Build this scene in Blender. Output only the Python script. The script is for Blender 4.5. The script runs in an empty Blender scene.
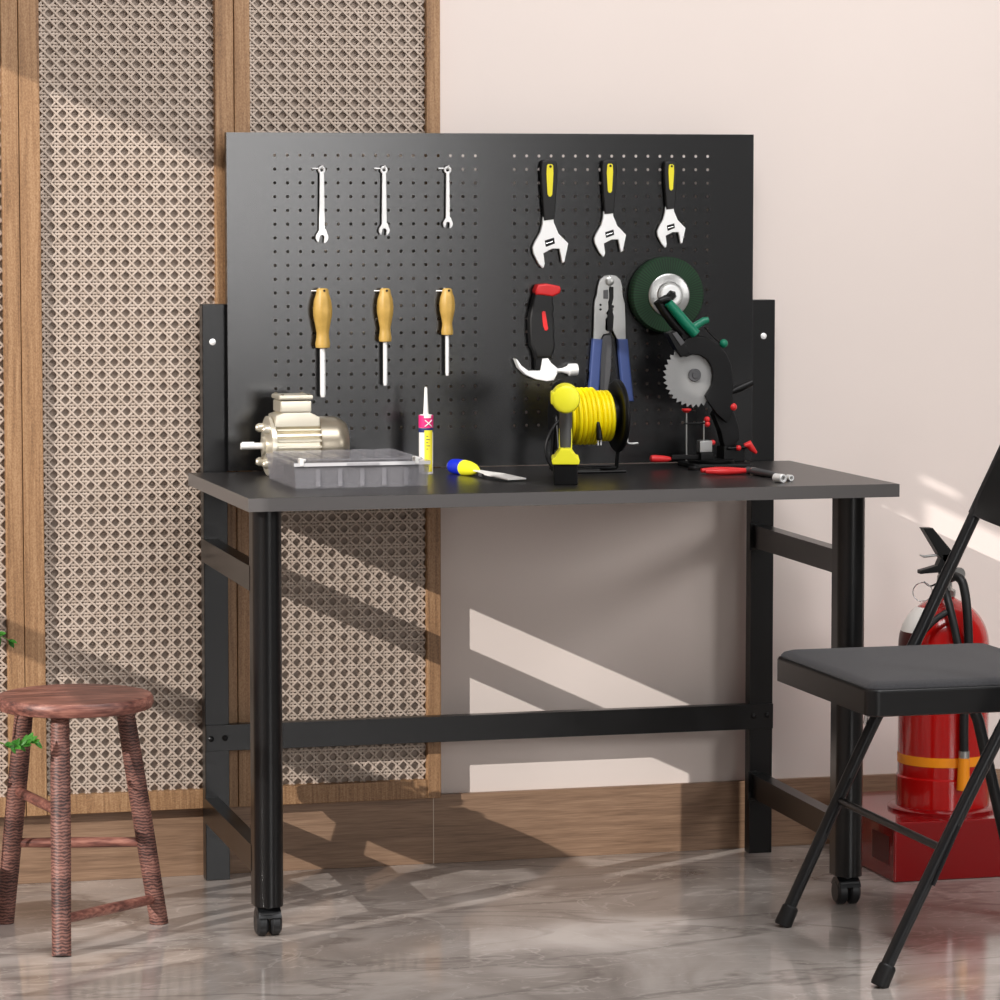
import bpy, bmesh, math, random
from mathutils import Vector, Matrix
random.seed(7)
S = bpy.context.scene
COL = S.collection
PI = math.pi

# ------------------------------------------------------------------ camera numbers (also used to place things on known planes)
F = 3590.1; YAW = math.radians(15.05); PIT = math.radians(4.904); CAM = Vector((-1.1839, -6.076, 1.3109))
R_ = Vector((math.cos(YAW), -math.sin(YAW), 0))
FW = Vector((math.sin(YAW)*math.cos(PIT), math.cos(YAW)*math.cos(PIT), -math.sin(PIT)))
UP = Vector((math.sin(YAW)*math.sin(PIT), math.cos(YAW)*math.sin(PIT), math.cos(PIT)))
def at(x, y, X=None, Y=None, Z=None):
    d = FW + R_*((x-500)/F) + UP*((500-y)/F)
    t = (X-CAM.x)/d.x if X is not None else (Y-CAM.y)/d.y if Y is not None else (Z-CAM.z)/d.z
    return CAM + d*t

# ------------------------------------------------------------------ materials
def lin(c):
    return tuple(((v/255)/12.92 if v/255 <= .04045 else ((v/255+.055)/1.055)**2.4) for v in c[:3]) + (1,)
MATS = {}
def mat(name, col, rough=.5, metal=0, spec=.5, bump=None, coat=0, trans=0, ior=1.45, vary=None, sheen=0):
    if name in MATS: return MATS[name]
    m = bpy.data.materials.new(name); m.use_nodes = True
    nt = m.node_tree; b = nt.nodes['Principled BSDF']
    b.inputs['Base Color'].default_value = lin(col); b.inputs['Roughness'].default_value = rough
    b.inputs['Metallic'].default_value = metal; b.inputs['Specular IOR Level'].default_value = spec
    b.inputs['Coat Weight'].default_value = coat; b.inputs['Transmission Weight'].default_value = trans
    b.inputs['IOR'].default_value = ior
    if sheen: b.inputs['Sheen Weight'].default_value = sheen
    tc = nt.nodes.new('ShaderNodeTexCoord')
    if vary:                                   # (scale, second colour)
        n = nt.nodes.new('ShaderNodeTexNoise'); n.inputs['Scale'].default_value = vary[0]; n.inputs['Detail'].default_value = 5
        nt.links.new(tc.outputs['Object'], n.inputs['Vector'])
        r = nt.nodes.new('ShaderNodeValToRGB'); r.color_ramp.elements[0].position = .35; r.color_ramp.elements[1].position = .65
        r.color_ramp.elements[0].color = lin(col); r.color_ramp.elements[1].color = lin(vary[1])
        nt.links.new(n.outputs['Fac'], r.inputs['Fac']); nt.links.new(r.outputs['Color'], b.inputs['Base Color'])
    if bump:                                   # (scale, strength)
        n = nt.nodes.new('ShaderNodeTexNoise'); n.inputs['Scale'].default_value = bump[0]; n.inputs['Detail'].default_value = 3
        nt.links.new(tc.outputs['Object'], n.inputs['Vector'])
        bp = nt.nodes.new('ShaderNodeBump'); bp.inputs['Strength'].default_value = bump[1]; bp.inputs['Distance'].default_value = .002
        nt.links.new(n.outputs['Fac'], bp.inputs['Height']); nt.links.new(bp.outputs['Normal'], b.inputs['Normal'])
    MATS[name] = m
    return m
def wood(name, stops, scale, rough=.5, detail=6, fine=None, bump=.15, distort=.6, rings=None):
    """grain: noise stretched by the mapping scale; fine = a second, finer stretched noise; rings = wave bands along z"""
    if name in MATS: return MATS[name]
    m = bpy.data.materials.new(name); m.use_nodes = True
    nt = m.node_tree; b = nt.nodes['Principled BSDF']; b.inputs['Roughness'].default_value = rough
    tc = nt.nodes.new('ShaderNodeTexCoord')
    def noise(sc, d, dist):
        mp = nt.nodes.new('ShaderNodeMapping'); mp.inputs['Scale'].default_value = sc
        nt.links.new(tc.outputs['Object'], mp.inputs['Vector'])
        n = nt.nodes.new('ShaderNodeTexNoise'); n.inputs['Scale'].default_value = 1; n.inputs['Detail'].default_value = d
        n.inputs['Distortion'].default_value = dist
        nt.links.new(mp.outputs['Vector'], n.inputs['Vector']); return n.outputs['Fac']
    f = noise(scale, detail, distort)
    def mixf(a, c, w):
        x = nt.nodes.new('ShaderNodeMix'); x.data_type = 'FLOAT'; x.inputs['Factor'].default_value = w
        nt.links.new(a, x.inputs['A']); nt.links.new(c, x.inputs['B']); return x.outputs['Result']
    if fine: f = mixf(f, noise(fine, 3, 0), .45)
    if rings:
        w = nt.nodes.new('ShaderNodeTexWave'); w.wave_type = 'BANDS'; w.bands_direction = 'Z'
        w.inputs['Scale'].default_value = rings[0]; w.inputs['Distortion'].default_value = rings[1]; w.inputs['Detail'].default_value = 3
        w.inputs['Detail Scale'].default_value = rings[2]
        nt.links.new(tc.outputs['Object'], w.inputs['Vector']); f = mixf(f, w.outputs['Fac'], rings[3])
    r = nt.nodes.new('ShaderNodeValToRGB')
    while len(r.color_ramp.elements) < len(stops): r.color_ramp.elements.new(.5)
    for e, (p, c) in zip(r.color_ramp.elements, stops): e.position = p; e.color = lin(c)
    nt.links.new(f, r.inputs['Fac']); nt.links.new(r.outputs['Color'], b.inputs['Base Color'])
    bp = nt.nodes.new('ShaderNodeBump'); bp.inputs['Strength'].default_value = bump; bp.inputs['Distance'].default_value = .001
    nt.links.new(f, bp.inputs['Height']); nt.links.new(bp.outputs['Normal'], b.inputs['Normal'])
    MATS[name] = m
    return m

def clear(name, col, fac):
    m = mat(name, col, .14, spec=.6); nt = m.node_tree; b = nt.nodes['Principled BSDF']
    tr = nt.nodes.new('ShaderNodeBsdfTransparent'); tr.inputs['Color'].default_value = (.93, .93, .94, 1)
    mx = nt.nodes.new('ShaderNodeMixShader'); mx.inputs['Fac'].default_value = fac
    nt.links.new(tr.outputs[0], mx.inputs[1]); nt.links.new(b.outputs[0], mx.inputs[2]); nt.links.new(mx.outputs[0], nt.nodes['Material Output'].inputs['Surface']); return m
def bristle():
    m = mat('green_bristle', (18, 60, 32), .75); nt = m.node_tree; b = nt.nodes['Principled BSDF']
    tc = nt.nodes.new('ShaderNodeTexCoord'); sx = nt.nodes.new('ShaderNodeSeparateXYZ'); nt.links.new(tc.outputs['Object'], sx.inputs[0])
    a = nt.nodes.new('ShaderNodeMath'); a.operation = 'ARCTAN2'; nt.links.new(sx.outputs['X'], a.inputs[0]); nt.links.new(sx.outputs['Z'], a.inputs[1])
    k = nt.nodes.new('ShaderNodeMath'); k.operation = 'MULTIPLY'; k.inputs[1].default_value = 76; nt.links.new(a.outputs[0], k.inputs[0])
    c = nt.nodes.new('ShaderNodeMath'); c.operation = 'SINE'; nt.links.new(k.outputs[0], c.inputs[0])
    r = nt.nodes.new('ShaderNodeMapRange'); r.inputs['From Min'].default_value = -1; nt.links.new(c.outputs[0], r.inputs['Value'])
    x = nt.nodes.new('ShaderNodeMix'); x.data_type = 'RGBA'; x.inputs['A'].default_value = lin((8, 28, 15)); x.inputs['B'].default_value = lin((24, 62, 34))
    nt.links.new(r.outputs['Result'], x.inputs['Factor']); nt.links.new(x.outputs['Result'], b.inputs['Base Color']); return m
OAK = [(.25, (100, 70, 46)), (.5, (154, 117, 82)), (.75, (190, 154, 116))]
M = dict(
    steel_black=mat('powder_coated_black', (7, 7, 8), .28, spec=.55, bump=(900, .04)),
    board=mat('pegboard_black', (12, 12, 13), .22, spec=1.0, bump=(900, .03)),
    top=mat('tabletop_laminate', (34, 32, 32), .32, bump=(600, .05)),
    edge=mat('edge_sheen_grey', (92, 89, 88), .35),
    caster=mat('caster_plastic', (26, 27, 29), .4),
    bolt_black=mat('bolt_black', (22, 22, 23), .35, .3),
    chrome=mat('polished_chrome', (225, 225, 226), .22, 1),
    chrome_w=mat('satin_steel', (244, 244, 243), .42, .3),
    steel=mat('brushed_steel', (176, 176, 174), .35, .9, bump=(300, .1)),
    blade=mat('saw_blade_steel', (146, 146, 145), .45, .45),
    ochre=mat('ochre_handle', (188, 152, 78), .42, vary=(60, (172, 138, 66))),
    rubber=mat('black_rubber', (17, 17, 18), .5),
    black=mat('black_plastic', (10, 10, 11), .4, spec=.3),
    grey_pl=mat('grey_plastic', (78, 78, 80), .45),
    yellow=mat('lime_yellow_plastic', (255, 250, 50), .4),
    inlay=mat('yellow_inlay', (236, 222, 40), .45),
    cord=mat('yellow_cord', (255, 232, 0), .45),
    red=mat('red_plastic', (214, 40, 42), .4),
    ext=mat('extinguisher_red', (176, 10, 8), .2, coat=.5),
    ext_stand=mat('stand_red', (132, 8, 12), .18, coat=.4),
    ext_dark=mat('dark_red_label', (74, 20, 16), .4),
    orange=mat('orange_band', (246, 150, 20), .4),
    white=mat('white_plastic', (238, 236, 232), .4),
    label_w=mat('label_white', (240, 236, 230), .5),
    blue=mat('blue_handle', (54, 70, 118), .45),
    blue_s=mat('blue_plastic', (22, 44, 200), .4),
    green=mat('green_plastic', (0, 112, 84), .4),
    brush=bristle(),
    motor=mat('motor_cream_metal', (222, 215, 197), .32, .65),
    motor_d=mat('motor_dark_metal', (158, 149, 133), .34, .8),
    pink=mat('label_pink', (226, 40, 120), .5), navy=mat('label_navy', (30, 44, 100), .5), lemon=mat('label_yellow', (240, 226, 60), .5),
    cushion=mat('seat_fabric_grey', (58, 58, 61), .85, bump=(700, .5), vary=(260, (48, 48, 51)), sheen=.15),
    vinyl=mat('seat_vinyl_black', (17, 17, 18), .33),
    tube=mat('chair_tube_black', (22, 23, 25), .3),
    cane=mat('cane_natural', (198, 182, 168), .55, vary=(40, (184, 167, 152))),
    taupe=mat('cane_shade_taupe', (160, 145, 133), .8, vary=(30, (152, 137, 125))),
    lip=clear('lip_glint_plastic', (226, 225, 226), .75),
    leaf=mat('leaf_green', (92, 168, 62), .45, vary=(30, (56, 128, 40))),
    stem=mat('stem_green', (92, 116, 52), .6), pot=mat('pot_terracotta', (170, 96, 70), .7), soil=mat('soil', (52, 38, 28), .9),
    case=clear('smoked_clear_plastic', (176, 174, 178), .3),
    case_in=clear('divider_clear_plastic', (70, 69, 72), .8),
    oak_v=wood('oak_upright', OAK, (150, 60, 5), .5, fine=(420, 300, 260)),
    oak_h=wood('oak_rail', OAK, (190, 60, 9), .5, fine=(300, 200, 500)),
    skirting=wood('skirting_wood', [(.3, (112, 87, 68)), (.5, (143, 114, 91)), (.72, (166, 136, 110))], (5, 40, 110), .45, fine=(20, 200, 500)),
    stool_top=wood('stool_seat_wood', [(.34, (62, 36, 32)), (.5, (122, 76, 66)), (.66, (168, 116, 100))], (4, 34, 60), .45, fine=(16, 120, 260), bump=.3),
    stool_leg=wood('stool_leg_wood', [(.3, (52, 32, 30)), (.5, (104, 68, 60)), (.7, (146, 102, 90))], (14, 14, 26), .55, rings=(56, 7, 1.6, .3), bump=.35),
)
def marble():
    m = bpy.data.materials.new('polished_marble'); m.use_nodes = True
    nt = m.node_tree; b = nt.nodes['Principled BSDF']; b.inputs['Roughness'].default_value = .085; b.inputs['Specular IOR Level'].default_value = .8
    tc = nt.nodes.new('ShaderNodeTexCoord')
    n = nt.nodes.new('ShaderNodeTexNoise'); n.inputs['Scale'].default_value = 2.6; n.inputs['Detail'].default_value = 8; n.inputs['Distortion'].default_value = 1.6
    nt.links.new(tc.outputs['Object'], n.inputs['Vector'])
    r = nt.nodes.new('ShaderNodeValToRGB'); r.color_ramp.elements[0].position = .34; r.color_ramp.elements[1].position = .68
    r.color_ramp.elements[0].color = lin((148, 138, 131)); r.color_ramp.elements[1].color = lin((196, 187, 180))
    nt.links.new(n.outputs['Fac'], r.inputs['Fac'])
    def vein(scale, dist, rot, lo, hi, base, colr, w):
        mp = nt.nodes.new('ShaderNodeMapping'); mp.inputs['Rotation'].default_value = (0, 0, rot); mp.inputs['Scale'].default_value = (1, 2.2, 1)
        nt.links.new(tc.outputs['Object'], mp.inputs['Vector'])
        v = nt.nodes.new('ShaderNodeTexNoise'); v.inputs['Scale'].default_value = scale; v.inputs['Detail'].default_value = 5; v.inputs['Distortion'].default_value = dist
        nt.links.new(mp.outputs['Vector'], v.inputs['Vector'])
        s = nt.nodes.new('ShaderNodeMath'); s.operation = 'SUBTRACT'; s.inputs[1].default_value = .5; nt.links.new(v.outputs['Fac'], s.inputs[0])
        a = nt.nodes.new('ShaderNodeMath'); a.operation = 'ABSOLUTE'; nt.links.new(s.outputs[0], a.inputs[0])
        mr = nt.nodes.new('ShaderNodeMapRange'); mr.inputs['From Min'].default_value = lo; mr.inputs['From Max'].default_value = hi
        mr.inputs['To Min'].default_value = w; mr.inputs['To Max'].default_value = 0; nt.links.new(a.outputs[0], mr.inputs['Value'])
        x = nt.nodes.new('ShaderNodeMix'); x.data_type = 'RGBA'; nt.links.new(mr.outputs['Result'], x.inputs['Factor'])
        nt.links.new(base, x.inputs['A']); x.inputs['B'].default_value = lin(colr); return x.outputs['Result']
    c = vein(1.6, .8, .6, 0, .028, r.outputs['Color'], (112, 102, 97), .55)
    c = vein(3.1, 1.2, -.5, 0, .012, c, (206, 198, 190), .55)
    c = vein(6, 1.0, 1.1, 0, .012, c, (200, 190, 182), .35)
    nt.links.new(c, b.inputs['Base Color'])
    return m
def paint(name, c, c2):
    m = mat(name, c, .75, spec=.25, vary=(1.3, c2), bump=(220, .04)); return m
M['floor'] = marble()
M['wall'] = paint('warm_white_paint', (227, 215, 208), (230, 218, 211))

# ------------------------------------------------------------------ mesh builder
class MB:
    def __init__(s): s.bm = bmesh.new()
    def _merge(s, b, mtx=None):
        if mtx is not None: b.transform(mtx)
        me = bpy.data.meshes.new('t'); b.to_mesh(me); b.free(); s.bm.from_mesh(me); bpy.data.meshes.remove(me); return s
    def box(s, x0, x1, y0, y1, z0, z1, bev=0, seg=2, mtx=None):
        b = bmesh.new(); bmesh.ops.create_cube(b, size=1)
        for v in b.verts: v.co = Vector((x0+(v.co.x+.5)*(x1-x0), y0+(v.co.y+.5)*(y1-y0), z0+(v.co.z+.5)*(z1-z0)))
        if bev: bmesh.ops.bevel(b, geom=list(b.edges), offset=bev, segments=seg, affect='EDGES', profile=.5)
        return s._merge(b, mtx)
    def tube(s, pts, r, n=12, cap=True, closed=False):
        pts = [Vector(p) for p in pts]; b = bmesh.new(); N = len(pts)
        rs = r if isinstance(r, (list, tuple)) else [r]*N
        T = []
        for i in range(N):
            a = pts[(i-1) % N] if (i or closed) else pts[i]; c = pts[(i+1) % N] if (i < N-1 or closed) else pts[i]
            T.append((c-a).normalized())
        u = T[0].orthogonal().normalized(); rings = []
        for i in range(N):
            u = (u - T[i]*u.dot(T[i])).normalized(); w = T[i].cross(u)
            rings.append([b.verts.new(pts[i] + (u*math.cos(2*PI*k/n) + w*math.sin(2*PI*k/n))*rs[i]) for k in range(n)])
        for i in range(N if closed else N-1):
            A, B = rings[i], rings[(i+1) % N]
            off = 0
            if closed and i == N-1:
                off = min(range(n), key=lambda o: (A[0].co-B[o].co).length)
            for k in range(n): b.faces.new((A[k], A[(k+1) % n], B[(k+1+off) % n], B[(k+off) % n]))
        if cap and not closed: b.faces.new(rings[0][::-1]); b.faces.new(rings[-1])
        bmesh.ops.recalc_face_normals(b, faces=list(b.faces))
        return s._merge(b)
    def cyl(s, p0, p1, r0, r1=None, n=24): return s.tube([p0, p1], [r0, r0 if r1 is None else r1], n)
    def lathe(s, prof, o=(0, 0, 0), axis=(0, 0, 1), n=32, a0=0, a1=2*PI, ref=None, th=0):
        """prof = [(radius, height)]; closes the ends when radius > 0; part turns leave it an open shell thickened by th"""
        ax = Vector(axis).normalized(); u = (Vector(ref) - ax*Vector(ref).dot(ax)).normalized() if ref else ax.orthogonal().normalized(); w = ax.cross(u)
        o = Vector(o); full = abs(a1-a0-2*PI) < 1e-6; b = bmesh.new(); rings = []
        m = n if full else n+1
        for r, h in prof:
            if r < 1e-7 and full: rings.append([b.verts.new(o+ax*h)])
            else: rings.append([b.verts.new(o + ax*h + (u*math.cos(a0+(a1-a0)*k/n) + w*math.sin(a0+(a1-a0)*k/n))*r) for k in range(m)])
        for A, B in zip(rings, rings[1:]):
            for k in range(n):
                k2 = (k+1) % m
                if len(A) == 1 and len(B) == 1: continue
                if len(A) == 1: b.faces.new((A[0], B[k], B[k2]))
                elif len(B) == 1: b.faces.new((A[k], A[k2], B[0]))
                else: b.faces.new((A[k], A[k2], B[k2], B[k]))
        if full:
            for Rg in (rings[0], rings[-1]):
                if len(Rg) > 1: b.faces.new(Rg)
        bmesh.ops.recalc_face_normals(b, faces=list(b.faces))
        if th: bmesh.ops.solidify(b, geom=list(b.faces), thickness=th)
        return s._merge(b)
    def prism(s, pts, y0, y1, bev=0, seg=2, plane='xz', holes=None):
        """outline in a plane pushed through the third axis from y0 to y1"""
        b = bmesh.new()
        def P(a, c, d): return Vector((a, d, c)) if plane == 'xz' else Vector((a, c, d)) if plane == 'xy' else Vector((d, a, c))
        f = b.faces.new([b.verts.new(P(p[0], p[1], y0)) for p in pts])
        e = bmesh.ops.extrude_face_region(b, geom=[f]); vs = [g for g in e['geom'] if isinstance(g, bmesh.types.BMVert)]
        bmesh.ops.translate(b, verts=vs, vec=P(0, 0, y1-y0))
        bmesh.ops.recalc_face_normals(b, faces=list(b.faces))
        if bev:
            cand = [ed for ed in b.edges if all(len(fc.verts) == len(pts) or len(fc.verts) == 4 for fc in ed.link_faces) and any(len(fc.verts) == len(pts) for fc in ed.link_faces)]
            bmesh.ops.bevel(b, geom=cand, offset=bev, segments=seg, affect='EDGES', profile=.5, clamp_overlap=True)
        big = [fc for fc in b.faces if len(fc.verts) > 4]
        bmesh.ops.triangulate(b, faces=big)
        return s._merge(b)
    def ball(s, c, r, sc=(1, 1, 1), n=20):
        b = bmesh.new(); bmesh.ops.create_uvsphere(b, u_segments=n, v_segments=max(8, n//2), radius=r)
        return s._merge(b, Matrix.Translation(c) @ Matrix.Diagonal((*sc, 1)))
    def ring(s, c, axis, R, r, n=32, m=10):
        ax = Vector(axis).normalized(); u = ax.orthogonal().normalized(); w = ax.cross(u); c = Vector(c)
        return s.tube([c + (u*math.cos(2*PI*k/n) + w*math.sin(2*PI*k/n))*R for k in range(n)], r, m, closed=True)
    def xf(s, mtx): s.bm.transform(mtx); return s
    def build(s, name, material, parent=None, sharp=38):
        bm = s.bm
        for f in bm.faces: f.smooth = True
        for e in bm.edges:
            if len(e.link_faces) == 2 and e.calc_face_angle(0) > math.radians(sharp): e.smooth = False
        me = bpy.data.meshes.new(name); bm.to_mesh(me); bm.free()
        me.materials.append(material)
        o = bpy.data.objects.new(name, me); COL.objects.link(o)
        if parent: o.parent = parent
        w_ = o.modifiers.new('weighted', 'WEIGHTED_NORMAL'); w_.keep_sharp = True; w_.weight = 80
        return o
def thing(name, label, cat, loc=(0, 0, 0), group=None, rotz=0):
    o = bpy.data.objects.new(name, None); o.empty_display_size = .05; COL.objects.link(o); o.location = loc; o.rotation_euler.z = rotz
    o['label'] = label; o['category'] = cat
    if group: o['group'] = group
    return o
def tag(o, label, cat, group=None):
    o['label'] = label; o['category'] = cat
    if group: o['group'] = group
    return o
def struct(o): o['kind'] = 'structure'; return o
def arcpts(c, r, a0, a1, n, plane='xz'):
    return [(c[0]+r*math.cos(a0+(a1-a0)*k/n), c[1]+r*math.sin(a0+(a1-a0)*k/n)) for k in range(n+1)]
def smooth_path(P, n=8):
    P = [Vector(p) for p in P]; out = []
    Q = [P[0]*2-P[1]] + P + [P[-1]*2-P[-2]]
    for i in range(1, len(Q)-2):
        for k in range(n):
            t = k/n; a, b, c, d = Q[i-1:i+3]
            out.append(.5*((2*b)+(c-a)*t+(2*a-5*b+4*c-d)*t*t+(3*b-a-3*c+d)*t**3))
    out.append(P[-1]); return out

# ------------------------------------------------------------------ the room
WY = .678                       # wall face
H = .7837                       # tabletop height
GY = .587                       # pegboard face
XL, XR = -2.6, 4.2
struct(MB().box(XL-.1, XR, -7.2, WY+.12, -.1, 0).build('floor', M['floor']))
struct(MB().box(XL-.1, XR, WY, WY+.12, 0, 3.2).build('wall_back', M['wall']))
seam = at(433.5, 830, Y=.667).x
bb = MB().box(XL, seam-.0008, .666, WY, 0, .1359, .001).box(seam+.0008, XR, .666, WY, 0, .1359, .001)
struct(bb.build('baseboard_back', M['skirting']))
struct(MB().box(seam-.0008, seam+.0008, .6665, WY, 0, .134).build('trim_1', mat('joint_filler', (214, 198, 180), .5)))
# left wall, pierced by the sun's window and by slots added for sun patches: rectangles in (y, z)
def pierced(x0, x1, ya, yb, za, zb, holes):
    ys = sorted({ya, yb, *[h[0] for h in holes], *[h[1] for h in holes]}); zs = sorted({za, zb, *[h[2] for h in holes], *[h[3] for h in holes]})
    m = MB()
    for y0, y1 in zip(ys, ys[1:]):
        run = None
        for z0, z1 in zip(zs, zs[1:]):
            c = ((y0+y1)/2, (z0+z1)/2)
            if any(h[0] < c[0] < h[1] and h[2] < c[1] < h[3] for h in holes):
                if run: m.box(x0, x1, y0, y1, *run); run = None
            else: run = (run[0], z1) if run else (z0, z1)
        if run: m.box(x0, x1, y0, y1, *run)
    return m
SUN = Vector((1.74, 1.0, -.795))
def win(px, py):                # where the sun ray that lands on that wall point crosses the left wall
    p = at(px, py, Y=WY); t = (p.x-XL)/SUN.x; return p.y-t*SUN.y, p.z-t*SUN.z
w_near = win(791, 770)[0]
w_top = win(130, 100)[1]
light_slots = []  # unseen openings added only to throw sun patches on the back wall
for (xa, ya, xb, yb) in ((926, 500, 1090, 540), (899, 511, 917, 520), (866, 497, 888, 505), (834, 453, 876, 470), (922, 474, 962, 482)):
    A = win(xa, ya); B = win(xb, ya); top = win(xa, ya)[1]; bot = win(xa, yb+0)[1]
    light_slots.append((B[0], A[0], bot-.0, top))
HOLES = [(w_near, -.55, .32, w_top)]
struct(pierced(XL-.006, XL, -7.2, WY, 0, 4.8, HOLES+light_slots).build('wall_left', M['wall']))
wf = MB()
zt = w_top
for z in (.32+.02, 1.52, zt-.02): wf.box(XL-.03, XL+.01, w_near, -.55, z-.02, z+.02)
wf.box(XL-.03, XL+.01, -.57, -.53, .32, zt).box(XL-.03, XL+.01, w_near-.03, w_near, .32, zt)
struct(wf.build('window_1', M['white']))

# ------------------------------------------------------------------ cane panels leaning over the skirting
def cane(x0, x1, z0, z1, ox=0):
    m = MB(); p = .0233; g = .0030; hw = .0017; t = .0005
    def strip(a, b, y):
        a = Vector((a[0], y, a[1])); b = Vector((b[0], y, b[1])); d = (b-a).normalized(); nrm = Vector((d.z, 0, -d.x))*hw; k = Vector((0, t, 0))
        vs = [m.bm.verts.new(q) for q in (a+nrm-k, b+nrm-k, b-nrm-k, a-nrm-k, a+nrm+k, b+nrm+k, b-nrm+k, a-nrm+k)]
        for f in ((0, 1, 2, 3), (7, 6, 5, 4), (0, 4, 5, 1), (1, 5, 6, 2), (2, 6, 7, 3), (3, 7, 4, 0)): m.bm.faces.new([vs[i] for i in f])
    i = math.ceil((x0+.004)/p)
    while i*p < x1-.004:
        for s in (-g, g): strip((i*p+s, z0), (i*p+s, z1), .6556)
        i += 1
    j = math.ceil((z0+.004)/p)
    while j*p < z1-.004:
        for s in (-g, g): strip((x0, j*p+s), (x1, j*p+s), .6544)
        j += 1
    for sgn, y in ((1, .6532), (-1, .6520)):          # diagonals through the crossings
        k0 = math.floor((min(z0-sgn*x0, z0-sgn*x1))/p)-1; k1 = math.ceil((max(z1-sgn*x0, z1-sgn*x1))/p)
        for k in range(k0, k1+1):
            c = (k+.5)*p
            xa, xb = x0, x1
            if sgn > 0: xa, xb = max(xa, z0-c), min(xb, z1-c)
            else: xa, xb = max(xa, c-z1), min(xb, c-z0)
            if xb-xa > .004: strip((xa, sgn*xa+c), (xb, sgn*xb+c), y)
    return m
def panel(xs, label):
    x0, xa, xb, x1 = xs; zb, zt = .134, 2.25; yf, yb = .638, .677
    t = thing('cane_panel', label, 'panel', ((x0+x1)/2, yb, zb), 'cane webbing panels hung in a row on the wall'); L = Matrix.Translation(-t.location)
    e = .0004
    MB().box(x0+e, xa, yf, yb, zb, zt, .0025).xf(L).build('stile', M['oak_v'], t)
    MB().box(xb, x1-e, yf, yb, zb, zt, .0025).xf(L).build('stile', M['oak_v'], t)
    MB().box(xa, xb, yf+.001, yb, zb, zb+.037, .0025).xf(L).build('bottom_rail', M['oak_h'], t)
    MB().box(xa, xb, yf+.001, yb, zt-.04, zt, .0025).xf(L).build('top_rail', M['oak_h'], t)
    MB().box(xa-.002, xb+.002,   .6590, .6765, zb+.03, zt-.03).xf(L).build('shade_backing', M['taupe'], t)['label'] = 'added taupe sheet for the shade behind the cane'  # added sheet, its taupe stands for the shaded wall in the cane holes
    cane(xa-.002, xb+.002, zb+.035, zt-.03).xf(L).build('cane_webbing', M['cane'], t, sharp=30)
    return t
panel((-.745, -.705, -.337, -.3052), 'oak-framed cane panel at the left edge, mostly cut off, one upright showing')
panel((-.3052, -.2658, .065, .1016), 'wide oak-framed cane webbing panel standing behind the wooden stool')
panel((.1016, .1325, .4756, .5036), 'oak-framed cane panel behind the pegboard, next to the plain wall')

# ------------------------------------------------------------------ workbench
wb = thing('workbench', 'black steel workbench with dark tabletop, perforated pegboard back and two front casters', 'workbench')
MB().box(.0012, 1.1988, .0012, .589, H-.0236, H, .001).build('tabletop', M['top'], wb)
eb = MB().box(0, 1.2, 0, .0012, H-.0236, H-.0004).box(0, .0012, .0012, .589, H-.0236, H-.0004).box(1.1988, 1.2, .0012, .589, H-.0236, H-.0004)
eb.build('edge_sheen_strip', M['edge'], wb)['label'] = 'edge strip greyed for its sheen'  # edge made lighter than the top to paint in reflected light
PX = ((.0320, .0785), (1.1262, 1.1735))
for x0, x1 in PX:
    p = MB().box(x0, x1, .607, .637, .0, 1.1, .0015).build('rear_post', M['steel_black'], wb)
for px, py in ((212.5, 342), (763.5, 336)):
    q = at(px, py, Y=.607); MB().lathe([(.0, -.001), (.0062, -.001), (.0062, .0012), (.0036, .0026), (0, .0028)], q, (0, -1, 0), 16).build('post_dot', M['chrome_w'], wb)['label'] = 'bright disc for a hole showing the lit wall'  # bright discs in place of post holes that show the lit wall
# front legs: round front, flat sides
LX = (.0467, 1.1345)
def dleg(cx, r=.0260, yc=.075, yb=.102, z0=.055, z1=H-.0236):
    pts = arcpts((cx, yc), r, PI, 2*PI, 20) + [(cx+r, yb), (cx-r, yb)]
    return MB().prism(pts, z0, z1, plane='xy')
for cx in LX:
    dleg(cx).build('front_leg', M['steel_black'], wb, sharp=30)
    ca = MB().cyl((cx, .08, .045), (cx, .08, .056), .009).box(cx-.0215, cx+.0215, .062, .105, .030, .047, .006, 3)
    ca.prism(arcpts((.083, .026), .0255, math.radians(20), math.radians(160), 12), cx-.0205, cx+.0205, plane='yz')
    co = ca.build('caster', M['caster'], wb)
    for s in (-1, 1):
        MB().lathe([(0, -.0105), (.018, -.0105), (.0235, -.006), (.0235, .006), (.018, .0105), (0, .0105)], (cx+s*.0118, .083, .0236), (1, 0, 0), 28).build('caster_wheel', M['caster'], co)
# side rails, upper and lower, both sides
for xf, xb in ((.0200, .0300), (1.1155, 1.1300)):
    for z0, z1 in ((.612, .656), (.113, .160)):
        MB().prism([(xf, .098), (xf+.028, .098), (xb+.028, .612), (xb, .612)], z0, z1, plane='xy').build('side_rail', M['steel_black'], wb)
for z0, z1 in ((.606, .662), (.107, .166)):
    MB().box(1.1215, 1.140, .6005, .6069, z0, z1, .001).build('rail_bracket', M['steel_black'], wb)
st = MB().box(.0325, 1.173, .6015, .6068, .2500, .2998, .001).box(.08, 1.125, .6068, .625, .2950, .2998).box(.08, 1.125, .6068, .625, .25, .2548)
so = st.build('stretcher', M['steel_black'], wb)
for px, py in ((211, 739), (225, 738), (753.5, 716), (767, 715)):
    q = at(px, py, Y=.6015); MB().lathe([(0, 0), (.0058, 0), (.0055, .002), (.003, .0042), (0, .0046)], q, (0, -1, 0), 16).build('stretcher_bolt', M['bolt_black'], so)
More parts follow.
